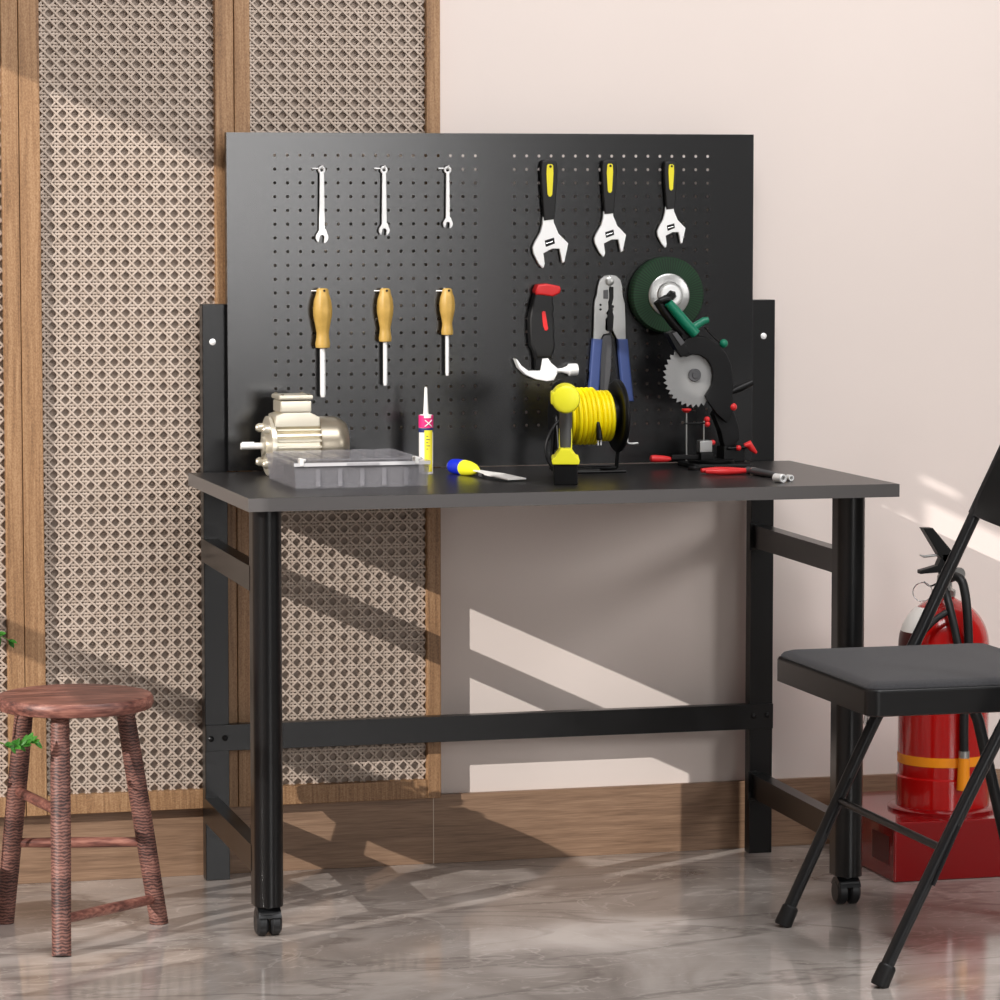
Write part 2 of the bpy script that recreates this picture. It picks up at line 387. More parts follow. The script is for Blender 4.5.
# pegboard: sheet with real holes and folded edges
X0, X1, Z0, Z1 = .0778, 1.1186, H+.003, 1.4212
def hole_axes(xa, xb, n): return [xa+(xb-xa)*k/(n-1) for k in range(n)]
hz = [1.3798-k*(1.3798-.8622)/20 for k in range(21)]
fields = [hole_axes(.1685, .5590, 17), hole_axes(.6364, 1.0258, 17)]
dz = (hz[0]-hz[-1])/20; dx = fields[0][1]-fields[0][0]
xs = [X0]; kinds = []
for fl in fields:
    d = fl[1]-fl[0]
    xs.append(fl[0]-d/2); kinds.append(None)
    for c in fl: kinds.append(c); xs.append(c+d/2)
xs.append(X1); kinds.append(None)
zs = [Z1, hz[0]+dz/2] + [c-dz/2 for c in hz] + [Z0]; zk = [None] + hz + [None]
pb = MB(); bm = pb.bm; cache = {}
def V(x, y, z):
    k = (round(x, 5), round(y, 5), round(z, 5))
    if k not in cache: cache[k] = bm.verts.new((x, y, z))
    return cache[k]
rh = .0031; th = .0014
for i in range(len(xs)-1):
    for j in range(len(zs)-1):
        xa, xb, za, zb = xs[i], xs[i+1], zs[j+1], zs[j]
        if kinds[i] is None or zk[j] is None:
            for y, fl in ((GY, 0), (GY+th, 1)):
                q = [V(xa, y, za), V(xb, y, za), V(xb, y, zb), V(xa, y, zb)]; bm.faces.new(q if not fl else q[::-1])
            continue
        cx, cz = kinds[i], zk[j]
        oc = [(cx+rh*math.cos(PI/8+PI/4*k), cz+rh*math.sin(PI/8+PI/4*k)) for k in range(8)]
        cor = [(xb, zb), (xa, zb), (xa, za), (xb, za)]
        for y, fl in ((GY, 0), (GY+th, 1)):
            o = [V(a, y, b) for a, b in oc]; c = [V(a, y, b) for a, b in cor]
            fs = [(c[0], c[1], o[2], o[1]), (c[1], o[3], o[2]), (c[1], c[2], o[4], o[3]), (c[2], o[5], o[4]), (c[2], c[3], o[6], o[5]), (c[3], o[7], o[6]), (c[3], c[0], o[0], o[7]), (c[0], o[1], o[0])]
            for f in fs: bm.faces.new(f if not fl else f[::-1])
        for k in range(8):
            a, b = oc[k], oc[(k+1) % 8]
            bm.faces.new((V(a[0], GY, a[1]), V(b[0], GY, b[1]), V(b[0], GY+th, b[1]), V(a[0], GY+th, a[1])))
bmesh.ops.recalc_face_normals(bm, faces=list(bm.faces))
pb.box(X0-.0012, X0, GY, .607, Z0, Z1).box(X1, X1+.0012, GY, .607, Z0, Z1).box(X0-.0012, X1+.0012, GY, .607, Z1, Z1+.0012).box(X0-.0012, X1+.0012, GY, .607, Z0-.0012, Z0)
pb.build('pegboard', M['board'], wb, sharp=20)

# ------------------------------------------------------------------ things on the pegboard
def root_at(px, py, Y=GY):
    p = at(px, py, Y=GY-.012); p.y = GY; return p
def rel(pts, Y, o): return [((at(x, y, Y=Y)-o).x, (at(x, y, Y=Y)-o).z) for x, y in pts]
def circ(cx, cy, r, n=20, a0=0, a1=360): return [(cx+r*math.cos(math.radians(a0+(a1-a0)*k/n)), cy-r*math.sin(math.radians(a0+(a1-a0)*k/n))) for k in range(n+1)]
# combination wrenches on their pegs
def hook(px, py, label, x0=-6.5, x1=6.5):
    o = root_at(px, py); t = thing('peg_hook', label, 'hook', o, 'small steel hooks of the pegboard'); u = 1/532
    m = MB().cyl((0, .0, 0), (0, -.013, 0), .0016, n=10).tube(smooth_path([(0, -.013, 0), (0, -.0155, .0015), (0, -.016, .006)], 4), .0016, 8)
    m.cyl((x0*u, -.0020, 0), (x1*u, -.0020, 0), .0015, n=10)
    m.build('hook_wire', M['chrome_w'], t); return t
def combo(cx, ring_y, end_y, headw, shw, label):
    o = root_at(cx, ring_y); t = thing('combination_wrench', label, 'wrench', o, 'open-ended wrenches hung in a row on the pegboard')
    s = 1/529; L = (end_y-ring_y)*s; r = headw/2*s; w = shw/2*s; y0, y1 = -.006, -.012
    MB().prism([(-w*.8, -.004), (w*.8, -.004), (w*1.05, -L+r*1.2), (-w*1.05, -L+r*1.2)], y0-.001, y1+.001, .0012).build('shaft', M['chrome_w'], t)
    MB().ring((0, -.0085, 0), (0, 1, 0), .0052, .0023, 24, 10).build('box_end', M['chrome_w'], t)
    # open jaw at the bottom, tilted a little
    jaw = [(-w*1.05, -L+r*1.35), (w*1.05, -L+r*1.35)] + [(r*math.cos(a), -L+r*math.sin(a)) for a in [math.radians(40-k*11) for k in range(10)]]
    jaw += [(r*.42, -L-r*.85), (r*.42, -L-r*.1)] + [(r*.42*math.cos(a), -L-r*.05+r*.42*math.sin(a)) for a in [math.radians(20+k*20) for k in range(8)]] + [(-r*.42, -L-r*.1), (-r*.5, -L-r*.8)]
    jaw += [(r*math.cos(a), -L+r*math.sin(a)) for a in [math.radians(239-k*11) for k in range(10)]]
    m = MB().prism(jaw, y0, y1, .0008); m.xf(Matrix.Translation((0, 0, -L)) @ Matrix.Rotation(math.radians(6), 4, 'Y') @ Matrix.Translation((0, 0, L)))
    m.build('open_jaw', M['chrome_w'], t)
    return t
combo(322, 170, 237, 12.5, 5.6, 'longest of the three chrome open-ended wrenches, hung nearest the cane panel')
combo(384.3, 170, 230.3, 11, 5, 'middle-length chrome open-ended wrench hung between its longer and shorter twins')
combo(448, 170, 224, 10, 4.2, 'shortest of the three chrome open-ended wrenches, hung nearest the adjustable wrenches')
for px, l in ((322, 'longest'), (384.3, 'middle-length'), (448, 'shortest')):
    hook(px, 168.5, 'small steel hook holding the %s open-ended wrench' % l, -9, 4)

# screwdrivers
def screwdriver(cx, y0, y1, yend, w, sw, label):
    o = at(cx, y0, Y=GY-.014); o.y = GY; t = thing('screwdriver', label, 'screwdriver', o, 'ochre-handled screwdrivers hung in a row'); s = 1/527
    Lh = (y1-y0)*s; R = w/2*s; yo = -.004-R
    prof = [(0, 0), (R*.45, -.0005), (R*.62, -.003), (R*.66, -Lh*.09), (R*.72, -Lh*.12), (R*.9, -Lh*.2), (R, -Lh*.34), (R*.97, -Lh*.46), (R*.8, -Lh*.6), (R*.64, -Lh*.74), (R*.66, -Lh*.82), (R*.76, -Lh*.92), (R*.72, -Lh*.985), (R*.4, -Lh), (0, -Lh)]
    m = MB().lathe(prof, (0, yo, 0), (0, 0, 1), 32)
    for v in m.bm.verts:                        # flutes down the grip
        d = Vector((v.co.x, v.co.y-yo)); h = -v.co.z/Lh
        if d.length > 1e-4 and .1 < h < .8:
            a = math.atan2(d.y, d.x); k = 1-.07*(.5+.5*math.cos(8*a))*min(1, (h-.1)*8, (.8-h)*8); v.co.x = d.x*k; v.co.y = yo+d.y*k
    m.build('handle', M['ochre'], t, sharp=60)
    MB().lathe([(0, .0), (.0022, .0), (.0022, .0012), (0, .0012)], (.001, yo-R*.6, -.0046), (0, -1, 0), 12).build('hanging_hole', M['black'], t)
    Lt = (yend-y0)*s; r = sw/2*s
    MB().tube([(0, yo, -Lh+.004), (0, yo, -Lt+.006), (0, yo, -Lt)], [r, r, r*.75], 16).build('shaft', M['chrome_w'], t)
    return t
screwdriver(321.5, 288, 348, 396.6, 19.5, 5.6, 'largest ochre-handled screwdriver on the pegboard, hung above the electric motor')
screwdriver(384.3, 288, 342, 385.5, 17, 4.4, 'middle-sized ochre-handled screwdriver, second in its row of three')
screwdriver(446.5, 288, 335.4, 376, 16, 3.8, 'smallest ochre-handled screwdriver, hung above the glue cartridge')
for px, l in ((320, 'largest'), (383, 'middle-sized'), (445, 'smallest')):
    hook(px-1, 291, 'small steel hook behind the handle of the %s screwdriver' % l, -7, 5)

# adjustable wrenches
def adjustable(cx, ty, k, label):
    o = root_at(cx, ty); t = thing('adjustable_wrench', label, 'wrench', o, 'adjustable wrenches with black and yellow grips')
    s = k/532; yb, yf = -.004, -.018*k**.5
    def C(pts): return [((x-227)*.3*s, -(y-133)*.3*s) for x, y in pts]        # outline drawn at the size of the biggest
    grip = C([(201, 142), (206, 135), (227, 132), (248, 135), (255, 142), (258, 165), (256, 220), (247, 334), (210, 338), (206, 290), (200, 215), (198, 165)])
    MB().prism(grip, yb, yf, .0028, 3).build('grip', M['rubber'], t)
    inl = C([(219, 152), (223, 147), (236, 147), (241, 152), (242, 178), (238, 250), (233, 257), (226, 257), (221, 250), (217, 180)])
    MB().prism(inl, yf+.002, yf-.0012, .0006).build('grip_inlay', M['inlay'], t)
    MB().lathe([(0, 0), (.0026*k, 0), (.0026*k, .0016), (0, .0016)], (C([(231, 155)])[0][0], yf-.0006, C([(231, 155)])[0][1]), (0, -1, 0), 14).build('hanging_hole', M['black'], t)
    body = C([(208, 326), (244, 326), (246, 345), (262, 382), (297, 416), (284, 478), (276, 483), (266, 434), (240, 434), (209, 449), (214, 484), (211, 496), (206, 500), (192, 484), (174, 450), (171, 430), (180, 410), (199, 378), (206, 350)])
    MB().prism(body, yb-.002, yf+.003, .0012).build('head', M['chrome_w'], t)
    slot = C([(213, 406), (246, 396), (249, 416), (217, 428)])
    kn = MB().prism(slot, yf+.0045, yf+.0026)
    kn.build('thumb_screw_slot', M['black'], t)
    a = C([(218, 417)])[0]; b = C([(242, 410)])[0]
    MB().cyl((a[0], yf+.0035, a[1]), (b[0], yf+.0035, b[1]), .0019*k, n=14).build('thumb_screw', M['chrome'], t)
    return t
adjustable(548.3, 160, 1, 'largest adjustable wrench with black and yellow grip, hung above the claw hammer')
adjustable(608.5, 160, .9, 'middle-sized adjustable wrench with black and yellow grip, hung above the crimping pliers')
adjustable(670, 161, .81, 'smallest adjustable wrench with black and yellow grip, hung above the green wheel')

# claw hammer, head down
o = root_at(545, 290); t = thing('claw_hammer', 'short claw hammer with black grip and red cap hanging head down', 'hammer', o)
def hz_(pts, Y=GY-.02): return rel([(500+x/7.143, 260+y/7.143) for x, y in pts], Y, o)
grip = hz_([(246, 235), (300, 225), (370, 235), (375, 262), (372, 300), (384, 345), (372, 385), (385, 425), (376, 465), (388, 505), (380, 545), (390, 590), (385, 640), (362, 700), (250, 700), (238, 650), (214, 610), (208, 520), (206, 420), (222, 330)])
MB().prism(grip, -.004, -.028, .005, 3).build('grip', M['rubber'], t)
cap = hz_([(243, 215), (262, 176), (330, 168), (420, 186), (428, 206), (422, 236), (370, 262), (300, 252), (248, 250)])
MB().prism(cap, -.003, -.030, .004, 3).build('grip_cap', M['red'], t)
MB().prism(hz_([(290, 372), (302, 364), (316, 368), (336, 490), (326, 504), (312, 502), (300, 470)]), -.025, -.0295, .001).build('grip_inlay', M['red'], t)
MB().prism(hz_([(250, 690), (345, 690), (330, 790), (252, 785)]), -.008, -.022, .002).build('neck', M['black'], t)
head = hz_([(104, 704), (118, 708), (150, 755), (200, 792), (285, 790), (300, 704), (338, 700), (362, 735), (404, 770), (404, 812), (380, 858), (330, 866), (250, 852), (180, 820), (130, 770)])
MB().prism(head, -.006, -.026, .003, 2).build('claw_head', M['chrome_w'], t)
a = Vector((hz_([(398, 792)])[0][0], -.016, hz_([(398, 792)])[0][1])); b = Vector((hz_([(556, 782)])[0][0], -.016, hz_([(556, 782)])[0][1])); d = (b-a)
MB().tube([a, a+d*.3, a+d*.55, a+d*.62, b-d*.06, b], [.0048, .0044, .008, .0120, .0120, .011], 20).build('striking_face', M['chrome_w'], t)

# crimping pliers
o = root_at(609, 280); t = thing('crimping_pliers', 'long steel crimping pliers with blue handles, hung handles down behind the cord reel', 'pliers', o)
def cz_(pts): return rel([(500+x/7.143, 260+y/7.143) for x, y in pts], GY-.008, o)
hl = cz_([(784, 106), (745, 112), (712, 140), (696, 190), (690, 240), (672, 300), (668, 430), (664, 570), (715, 572), (735, 530), (782, 522), (770, 510), (752, 500), (752, 420), (770, 400), (755, 380), (775, 350), (770, 300), (780, 270), (776, 205), (784, 190)])
MB().prism(hl, -.004, -.011, .001).build('jaw', M['steel'], t)
hr = cz_([(786, 106), (825, 112), (856, 140), (868, 190), (872, 250), (888, 310), (892, 430), (895, 570), (838, 572), (815, 530), (800, 495), (800, 430), (810, 400), (796, 385), (806, 352), (790, 330), (800, 300), (796, 205), (786, 190)])
MB().prism(hr, -.005, -.012, .001).build('jaw', M['steel'], t)
for c, r in (((714, 320), .0022), ((714, 353), .0022), ((800, 332), .003)):
    q = cz_([c])[0]; MB().lathe([(0, 0), (r, 0), (r, .0012), (0, .0012)], (q[0], -.0113, q[1]), (0, -1, 0), 14).build('crimp_hole', M['black'], t)
MB().prism(cz_([(779, 190), (806, 192), (806, 270), (792, 330), (808, 400), (802, 502), (764, 502), (760, 420), (774, 350)]), -.010, -.0128).build('jaw_gap', M['black'], t)['label'] = 'black piece for the shaded gap between the jaws'  # black filler paints in the shade of the gap between the jaws
q = cz_([(780, 152)])[0]
MB().lathe([(0, 0), (.0085, 0), (.0085, .0015), (.006, .003), (0, .003)], (q[0], -.0112, q[1]), (0, -1, 0), 24).build('pivot', M['steel'], t)
MB().prism(cz_([(735, 215), (768, 212), (768, 276), (735, 276)]), -.010, -.0122).build('wire_gauge_plate', M['grey_pl'], t)
MB().prism(cz_([(656, 560), (726, 566), (715, 700), (704, 900), (690, 1010), (610, 1010), (630, 900), (645, 700)]), -.002, -.018, .004, 3).build('handle', M['blue'], t)
MB().prism(cz_([(832, 562), (905, 564), (916, 680), (938, 900), (950, 1010), (880, 1010), (862, 880), (845, 700)]), -.002, -.018, .004, 3).build('handle', M['blue'], t)
for nm, pts in (('spring_grip', [(726, 560), (745, 540), (790, 535), (800, 600), (792, 800), (770, 930), (712, 930), (716, 700)]),):
    MB().prism(cz_(pts), -.003, -.010, .002).build(nm, M['grey_pl'], t)['label'] = 'dark grey inner handle piece'

# green wheel with steel hub plate
o = at(668, 295, Y=GY-.028); o.y = GY; t = thing('brush_wheel', 'round green wheel with silver hub plate hanging behind the saw handle', 'wheel', o)
R = .0735
m = MB().lathe([(.038, -.001), (R-.004, -.001), (R, .004), (R, .026), (R-.003, .031), (.05, .033), (.038, .033)], (0, -.001, 0), (0, -1, 0), 144)
for v in m.bm.verts:
    d = Vector((v.co.x, v.co.z)); a = math.atan2(d.y, d.x); k = round(a/(2*PI/144))
    if d.length > .045 and v.co.y < -.02 and k % 2: v.co.y += .003
m.build('bristle_ring', M['brush'], t, sharp=25)
MB().lathe([(.0, .028), (.041, .028), (.0415, .036), (.039, .038), (.026, .0395), (.024, .043), (.0, .043)], (0, 0, 0), (0, -1, 0), 48).build('hub_plate', M['steel'], t)['label'] = 'silver hub plate'
MB().lathe([(.012, .040), (.0205, .040), (.0205, .047), (.018, .049), (.012, .049)], (0, 0, 0), (0, -1, 0), 36).build('clamp_ring', M['chrome_w'], t)
MB().lathe([(0, .040), (.010, .040), (.010, .052), (.006, .058), (0, .058)], (0, 0, 0), (0, -1, 0), 6).build('hub_nut', M['black'], t)

# ------------------------------------------------------------------ things on the tabletop
# electric motor
o = Vector((.187, .475, H)); t = thing('electric_motor', 'cream electric motor with finned body and terminal box, lying behind the clear case', 'motor', o)
AX = .0565; X = (1, 0, 0)
def mx(px): return at(px, 445, Y=.440 if px > 273 else .475).x - o.x
m = MB().lathe([(0, mx(274)), (.040, mx(274)), (.040, mx(322)), (0, mx(322))], (0, 0, AX), X, 40)
for k in range(28):
    a = 2*PI*k/28; c = Vector((0, math.cos(a), math.sin(a)))
    m.box(mx(277), mx(321), -.0016, .0016, .036, .050, mtx=Matrix.Translation((0, 0, AX)) @ Matrix.Rotation(a, 4, 'X'))
m.build('finned_body', M['motor'], t)
MB().lathe([(.030, mx(320.5)), (.0525, mx(320.5)), (.0535, mx(323)), (.0535, mx(336)), (.051, mx(342)), (.044, mx(347)), (.041, mx(349)), (0, mx(349))], (0, 0, AX), X, 44).build('fan_cowl', M['motor_d'], t)
fl = MB().lathe([(0, mx(262)), (.016, mx(262)), (.0175, mx(264.5)), (.054, mx(266.5)), (.0555, mx(267)), (.0555, mx(270)), (.050, mx(271)), (.050, mx(276)), (0, mx(276))], (0, 0, AX), X, 44)
fl.build('end_flange', M['motor'], t)
for k in range(4):
    a = PI/4+PI/2*k; c = Vector((mx(263.5), math.cos(a)*.045, AX+math.sin(a)*.045))
    MB().lathe([(0, -.009), (.005, -.008), (.0085, -.003), (.0085, .007), (0, .007)], c, X, 20).build('flange_lug', M['motor'], t)
sh = MB().cyl((mx(240.8), 0, AX), (mx(264), 0, AX), .0062, n=24).box(mx(242), mx(254), -.0015, .0015, AX+.0045, AX+.0078)
sh.build('shaft', M['chrome_w'], t)
MB().prism([(mx(274), AX+.036), (mx(320.5), AX+.036), (mx(320), AX+.054), (mx(310.5), AX+.063), (mx(284), AX+.063), (mx(276), AX+.058)], -.034, .034, .002).build('box_seat', M['motor'], t)
MB().box(mx(280.5), mx(312), -.034, .034, AX+.063, AX+.0848, .003).build('terminal_box', M['motor'], t)
ld = MB().box(mx(279), mx(313.5), -.036, .036, AX+.0865, AX+.0955, .003)
lo = ld.build('terminal_box_lid', M['motor'], t)
for sx in (283, 309.5):
    for y in (-.031, .031): MB().cyl((mx(sx), y, AX+.092), (mx(sx), y, AX+.0975), .0032, n=6).build('lid_screw', M['motor_d'], lo)
for y in (-.045, .045):
    MB().prism([(y-.016 if y < 0 else y-.012, 0), (y+.012 if y < 0 else y+.016, 0), (y+.010 if y < 0 else y+.014, .006), (y*.72+.006, .022), (y*.72-.006, .022), (y-.014 if y < 0 else y-.010, .006)], mx(284), mx(316), .001, plane='yz').build('foot', M['motor'], t)

# smoked clear organiser case
o = Vector((.240, .285, H)); t = thing('organiser_case', 'low smoky clear plastic organiser case with white latches, in front of the motor', 'case', o)
x0, x1 = at(296, 489, Y=.165).x-o.x, at(428, 488, Y=.165).x-o.x; y0, y1 = .168-o.y, .408-o.y; hh = .0395
def tray(x0, x1, y0, y1, z0, z1, fl, th):
    b = bmesh.new()
    def ring(dx, z): return [b.verts.new(p) for p in ((x0-dx, y0-dx, z), (x1+dx, y0-dx, z), (x1+dx, y1+dx, z), (x0-dx, y1+dx, z))]
    rs = [ring(0, z0), ring(fl, z1), ring(fl-th, z1), ring(-th, z0+th)]
    for A, B in zip(rs, rs[1:]):
        for k in range(4): b.faces.new((A[k], A[(k+1) % 4], B[(k+1) % 4], B[k]))
    b.faces.new(rs[0][::-1]); b.faces.new(rs[-1]); bmesh.ops.recalc_face_normals(b, faces=list(b.faces))
    return b
m = MB(); m._merge(tray(x0, x1, y0, y1, 0, hh, .003, .0018))
m.build('tray', M['case'], t)
for k in range(1, 6):
    xx = x0+(x1-x0)*k/6; MB().box(xx-.004, xx+.004, y0-.0035, y0-.0022, .004, hh-.004, .0005).build('tray_rib', M['case'], t); MB().box(xx-.0009, xx+.0009, y0+.003, y1-.003, .002, hh-.003).build('divider', M['case_in'], t)
MB().box(x0+.003, x1-.003, -.001, .001, .002, hh-.003).build('divider', M['case_in'], t)
lid = MB().box(x0-.005, x1+.005, y0-.005, y1+.005, hh, hh+.008, .002).box(x0+.006, x1-.006, y0+.012, y1-.006, hh+.008, hh+.0125, .002)
lo = lid.build('lid', M['case'], t)
for k in range(5): 
    xx = x0+.03+(x1-x0-.06)*k/4
    MB().box(xx-.014, xx+.014, y0+.03, y1-.02, hh+.0125, hh+.0138, .0005).build('lid_rib', M['case'], lo)
MB().box(-.03, .03, y0-.010, y0-.004, hh+.001, hh+.006, .002).build('carry_lip', M['case'], lo)
MB().box(x0-.004, x1+.004, y0-.0062, y0-.0052, hh+.001, hh+.007).build('lid_lip_glint', M['lip'], lo)  # paler strip that paints the highlight along the lid's front lip
for xx in (x0+.010, x1-.022):
    l = MB().box(xx-.003, xx+.004, y0-.0075, y0+.014, hh+.002, hh+.0150, .0015).box(xx-.003, xx+.010, y0+.002, y0+.012, hh+.009, hh+.0135, .001)
    l.build('latch', M['white'], t)['label'] = 'white latch'

# glue cartridge
p = at(426, 470, Y=.46); o = Vector((p.x, .46, H)); t = thing('glue_cartridge', 'upright glue cartridge with white nozzle and pink, navy and yellow label, behind the case', 'cartridge', o)
s = 1/533; r = 7.4*s; zb = (at(425, 414.5, Y=.46).z-H); zt = (at(425, 387, Y=.46).z-H)
MB().lathe([(0, 0), (r-.0006, 0), (r-.0006, zb-.002), (r-.003, zb), (0, zb)], (0, 0, 0), (0, 0, 1), 32).build('tube_body', M['label_w'], t)
MB().lathe([(0, zb-.001), (.0052, zb), (.0048, zb+.004), (.0028, zt-.004), (.0022, zt), (0, zt)], (0, 0, 0), (0, 0, 1), 20).build('nozzle', M['white'], t)
def band(z0, z1, m, nm, a0=0, a1=2*PI, rr=r):
    k = MB(); 
    if a1-a0 > 6.28: k.lathe([(rr, z0), (rr, z1)], (0, 0, 0), (0, 0, 1), 32, th=.0003) if False else k.lathe([(rr-.0008, z0), (rr, z0), (rr, z1), (rr-.0008, z1)], (0, 0, 0), (0, 0, 1), 32)
    else: k.lathe([(rr, z0), (rr, z1)], (0, 0, 0), (0, 0, 1), 14, a0, a1, ref=(0, -1, 0), th=.0004)
    return k.build(nm, m, t)
band(zb-.0245, zb-.001, M['pink'], 'label_band')['label'] = 'pink label band'
band(zb-.033, zb-.025, M['navy'], 'label_band')['label'] = 'navy label band'
band(.004, zb-.029, M['lemon'], 'label_panel', -.45, .75, r+.0004)['label'] = 'yellow label panel'
band(zb-.006, zb-.001, M['label_w'], 'label_mark', -.5, .5, r+.0004)
for sg in (-1, 1):                                    # the white cross-shaped mark on the pink band
    pts = [Vector((math.sin(a)*(r+.0003), -math.cos(a)*(r+.0003), zb-.016+sg*(a-.12)*.012)) for a in [(-.38+k*.1) for k in range(11)]]
    MB().tube(pts, .0011, 6).build('label_mark', M['label_w'], t)
for k in range(5):
    zz = zb-.040-k*.006; pts = [Vector((math.sin(a)*(r+.0007), -math.cos(a)*(r+.0007), zz)) for a in [(-.2+j*.12) for j in range(3+(k*2) % 4)]]
    MB().tube(pts, .0006, 5).build('label_mark', M['navy'], t)

# blue and yellow handled knife with a flat pale blade
a = at(450, 465.5, Z=H+.014); b = at(478, 470, Z=H+.013); c = at(517, 478.5, Z=H+.006)
o = Vector((a.x, a.y, H)); t = thing('putty_knife', 'blue and yellow handled knife with a flat pale blade lying beside the case', 'knife', o)
a -= o; b -= o; c -= o; d = (b-a).normalized(); Lh = (b-a).length
def hp(u, r): return (a+d*(u*Lh), r)
prof = [(0, .002), (.03, .0085), (.12, .0135), (.3, .0150), (.5, .0150), (.7, .0138), (.86, .0105), (.97, .006), (1, .0035)]
def seg(u0, u1):
    P = [u0] + [q[0] for q in prof if u0 < q[0] < u1] + [u1]
    def rr(u):
        for (ua, ra), (ub, rb) in zip(prof, prof[1:]):
            if ua <= u <= ub: return ra+(rb-ra)*(u-ua)/(ub-ua)
    return MB().tube([a+d*(u*Lh) for u in P], [rr(u) for u in P], 24)
sc = Matrix.Translation((0, 0, .0)) 
def squash(m):
    for v in m.bm.verts: v.co.z = max(v.co.z, .0)
    return m
squash(seg(0, .12)).build('end_cap', M['white'], t)['label'] = 'white end cap'
squash(seg(.12, .52)).build('handle', M['blue_s'], t)['label'] = 'blue grip half'
squash(seg(.52, 1)).build('handle', M['yellow'], t)['label'] = 'yellow grip half'
n = Vector((-d.y, d.x, 0)).normalized()
e = (c-b); e2 = e.normalized(); nn = Vector((-e2.y, e2.x, 0)).normalized()
bl = MB()
P0 = [b-d*.008, b+e*.12, b+e*.28, b+e*.42, c]
W = [.007, .008, .013, .020, .020]
vt = []
for p_, w_ in zip(P0, W): vt.append((bl.bm.verts.new(p_+nn*w_), bl.bm.verts.new(p_-nn*w_), bl.bm.verts.new(p_-nn*w_-Vector((0, 0, .0022))), bl.bm.verts.new(p_+nn*w_-Vector((0, 0, .0022)))))
for A, B in zip(vt, vt[1:]):
    for k in range(4): bl.bm.faces.new((A[k], A[(k+1) % 4], B[(k+1) % 4], B[k]))
bl.bm.faces.new(vt[0][::-1]); bl.bm.faces.new(vt[-1]); bmesh.ops.recalc_face_normals(bl.bm, faces=list(bl.bm.faces))
bl.build('blade', M['white'], t)['label'] = 'flat pale blade'
q = b+e*.1+Vector((.0, -.002, 0)); q.z = .0052
MB().lathe([(0, -.006), (.005, -.006), (.005, .006), (0, .006)], q, (e2.x, e2.y, 0), 18).build('thumb_wheel', M['grey_pl'], t)

# cordless drill standing on its battery, seen from behind
o = at(565.7, 485.2, Z=H)+Vector((math.sin(YAW), math.cos(YAW), 0))*.042; o.z = H
t = thing('cordless_drill', 'yellow and black cordless drill standing upright on its battery near the front edge', 'drill', o, rotz=-YAW)
MB().box(-.0218, .0218, -.042, .045, 0, .0375, .002).build('battery', M['black'], t)
q = MB().prism([(-.024, .0375), (.024, .0375), (.0255, .044), (.024, .049), (.0195, .0505), (.013, .0600), (.009, .066), (-.009, .066), (-.013, .0600), (-.0195, .0505), (-.024, .049), (-.0255, .044)], -.046, .040, .0015)
q.build('battery_shoe', M['yellow'], t)
MB().tube(smooth_path([(0, -.006, .058), (0, -.006, .085), (0, -.002, .110), (0, .004, .135)], 5), [.0118]*16, 20).build('grip', M['grey_pl'], t)
for sx in (-1, 1):
    MB().tube([(sx*.0105, -.012, .060), (sx*.0108, -.010, .082), (sx*.0102, -.008, .100)], .0013, 8).build('grip_stripe', M['yellow'], t)
MB().box(-.005, .005, .006, .020, .096, .122, .003).build('trigger', M['black'], t)
hzc = at(565.5, 399, Y=o.y-.035).z-H
m = MB().lathe([(0, -.050), (.019, -.050), (.0238, -.047), (.0258, -.040), (.0258, .030), (.024, .034), (0, .034)], (.0, 0, hzc), (0, 1, 0), 40)
m.box(-.0275, -.018, -.046, .02, hzc-.010, hzc+.013, .004)
m.build('motor_housing', M['yellow'], t)
MB().lathe([(.0, .033), (.024, .033), (.022, .062), (.018, .068), (0, .068)], (0, 0, hzc), (0, 1, 0), 32).build('gear_collar', M['black'], t)
MB().lathe([(0, .067), (.0175, .067), (.0175, .080), (.013, .097), (.009, .100), (0, .100)], (0, 0, hzc), (0, 1, 0), 28).build('chuck', M['black'], t)

# cord reel behind the drill
RY = .42; zc = at(622, 415.5, Y=RY).z
xa, xb = at(563, 415, Y=RY-.02).x, at(620.5, 415, Y=RY-.02).x
o = Vector(((xa+xb)/2, RY, H)); t = thing('cord_reel', 'black cord reel wound with bright yellow cable, standing behind the drill', 'cord reel', o)
hc = zc-H; hw = (xb-xa)/2
def flange(x): return MB().lathe([(0, -.006), (.064, -.006), (.0675, -.004), (.0675, .004), (.064, .006), (0, .006)], (x, 0, hc), (1, 0, 0), 48)
for x in (-hw, hw): flange(x).ring((x, 0, hc), (1, 0, 0), .0665, .0035, 48, 8).build('flange', M['black'], t)
MB().cyl((-hw, 0, hc), (hw, 0, hc), .036, n=32).build('drum', M['black'], t)
cw = MB(); rc = .0043; turns = int((2*hw-.020)/(rc*2))
pts = []
for k in range(turns*36+1):
    a = 2*PI*k/36; pts.append((-hw+.0108+rc*2*k/36, math.cos(a)*.0445+.0006*math.sin(a*.37), hc+math.sin(a)*.0445))
cw.tube(pts, rc, 8)
pts = []
for k in range(int(turns*.55)*36+1):
    a = 2*PI*k/36+1; pts.append((-hw+.024+rc*2.1*k/36, math.cos(a)*.0505, hc+math.sin(a)*.0505))
cw.tube(pts, rc, 8)
cw.build('cable', M['cord'], t)
pl = at(598.5, 424, Y=RY-.056)-o; pe = at(599.5, 440, Y=RY-.056)-o
po = MB().tube([pl+Vector((0, .004, .003)), pl+(pe-pl)*.3, pl+(pe-pl)*.9, pe], [.0028, .0048, .0064, .0055], 16).build('plug', M['black'], t)
for sx in (-.0028, .0028): MB().cyl(pe+Vector((sx, 0, 0)), pe+Vector((sx, 0, -.010)), .0014, n=10).build('plug_prong', M['chrome_w'], po)
fr = MB()
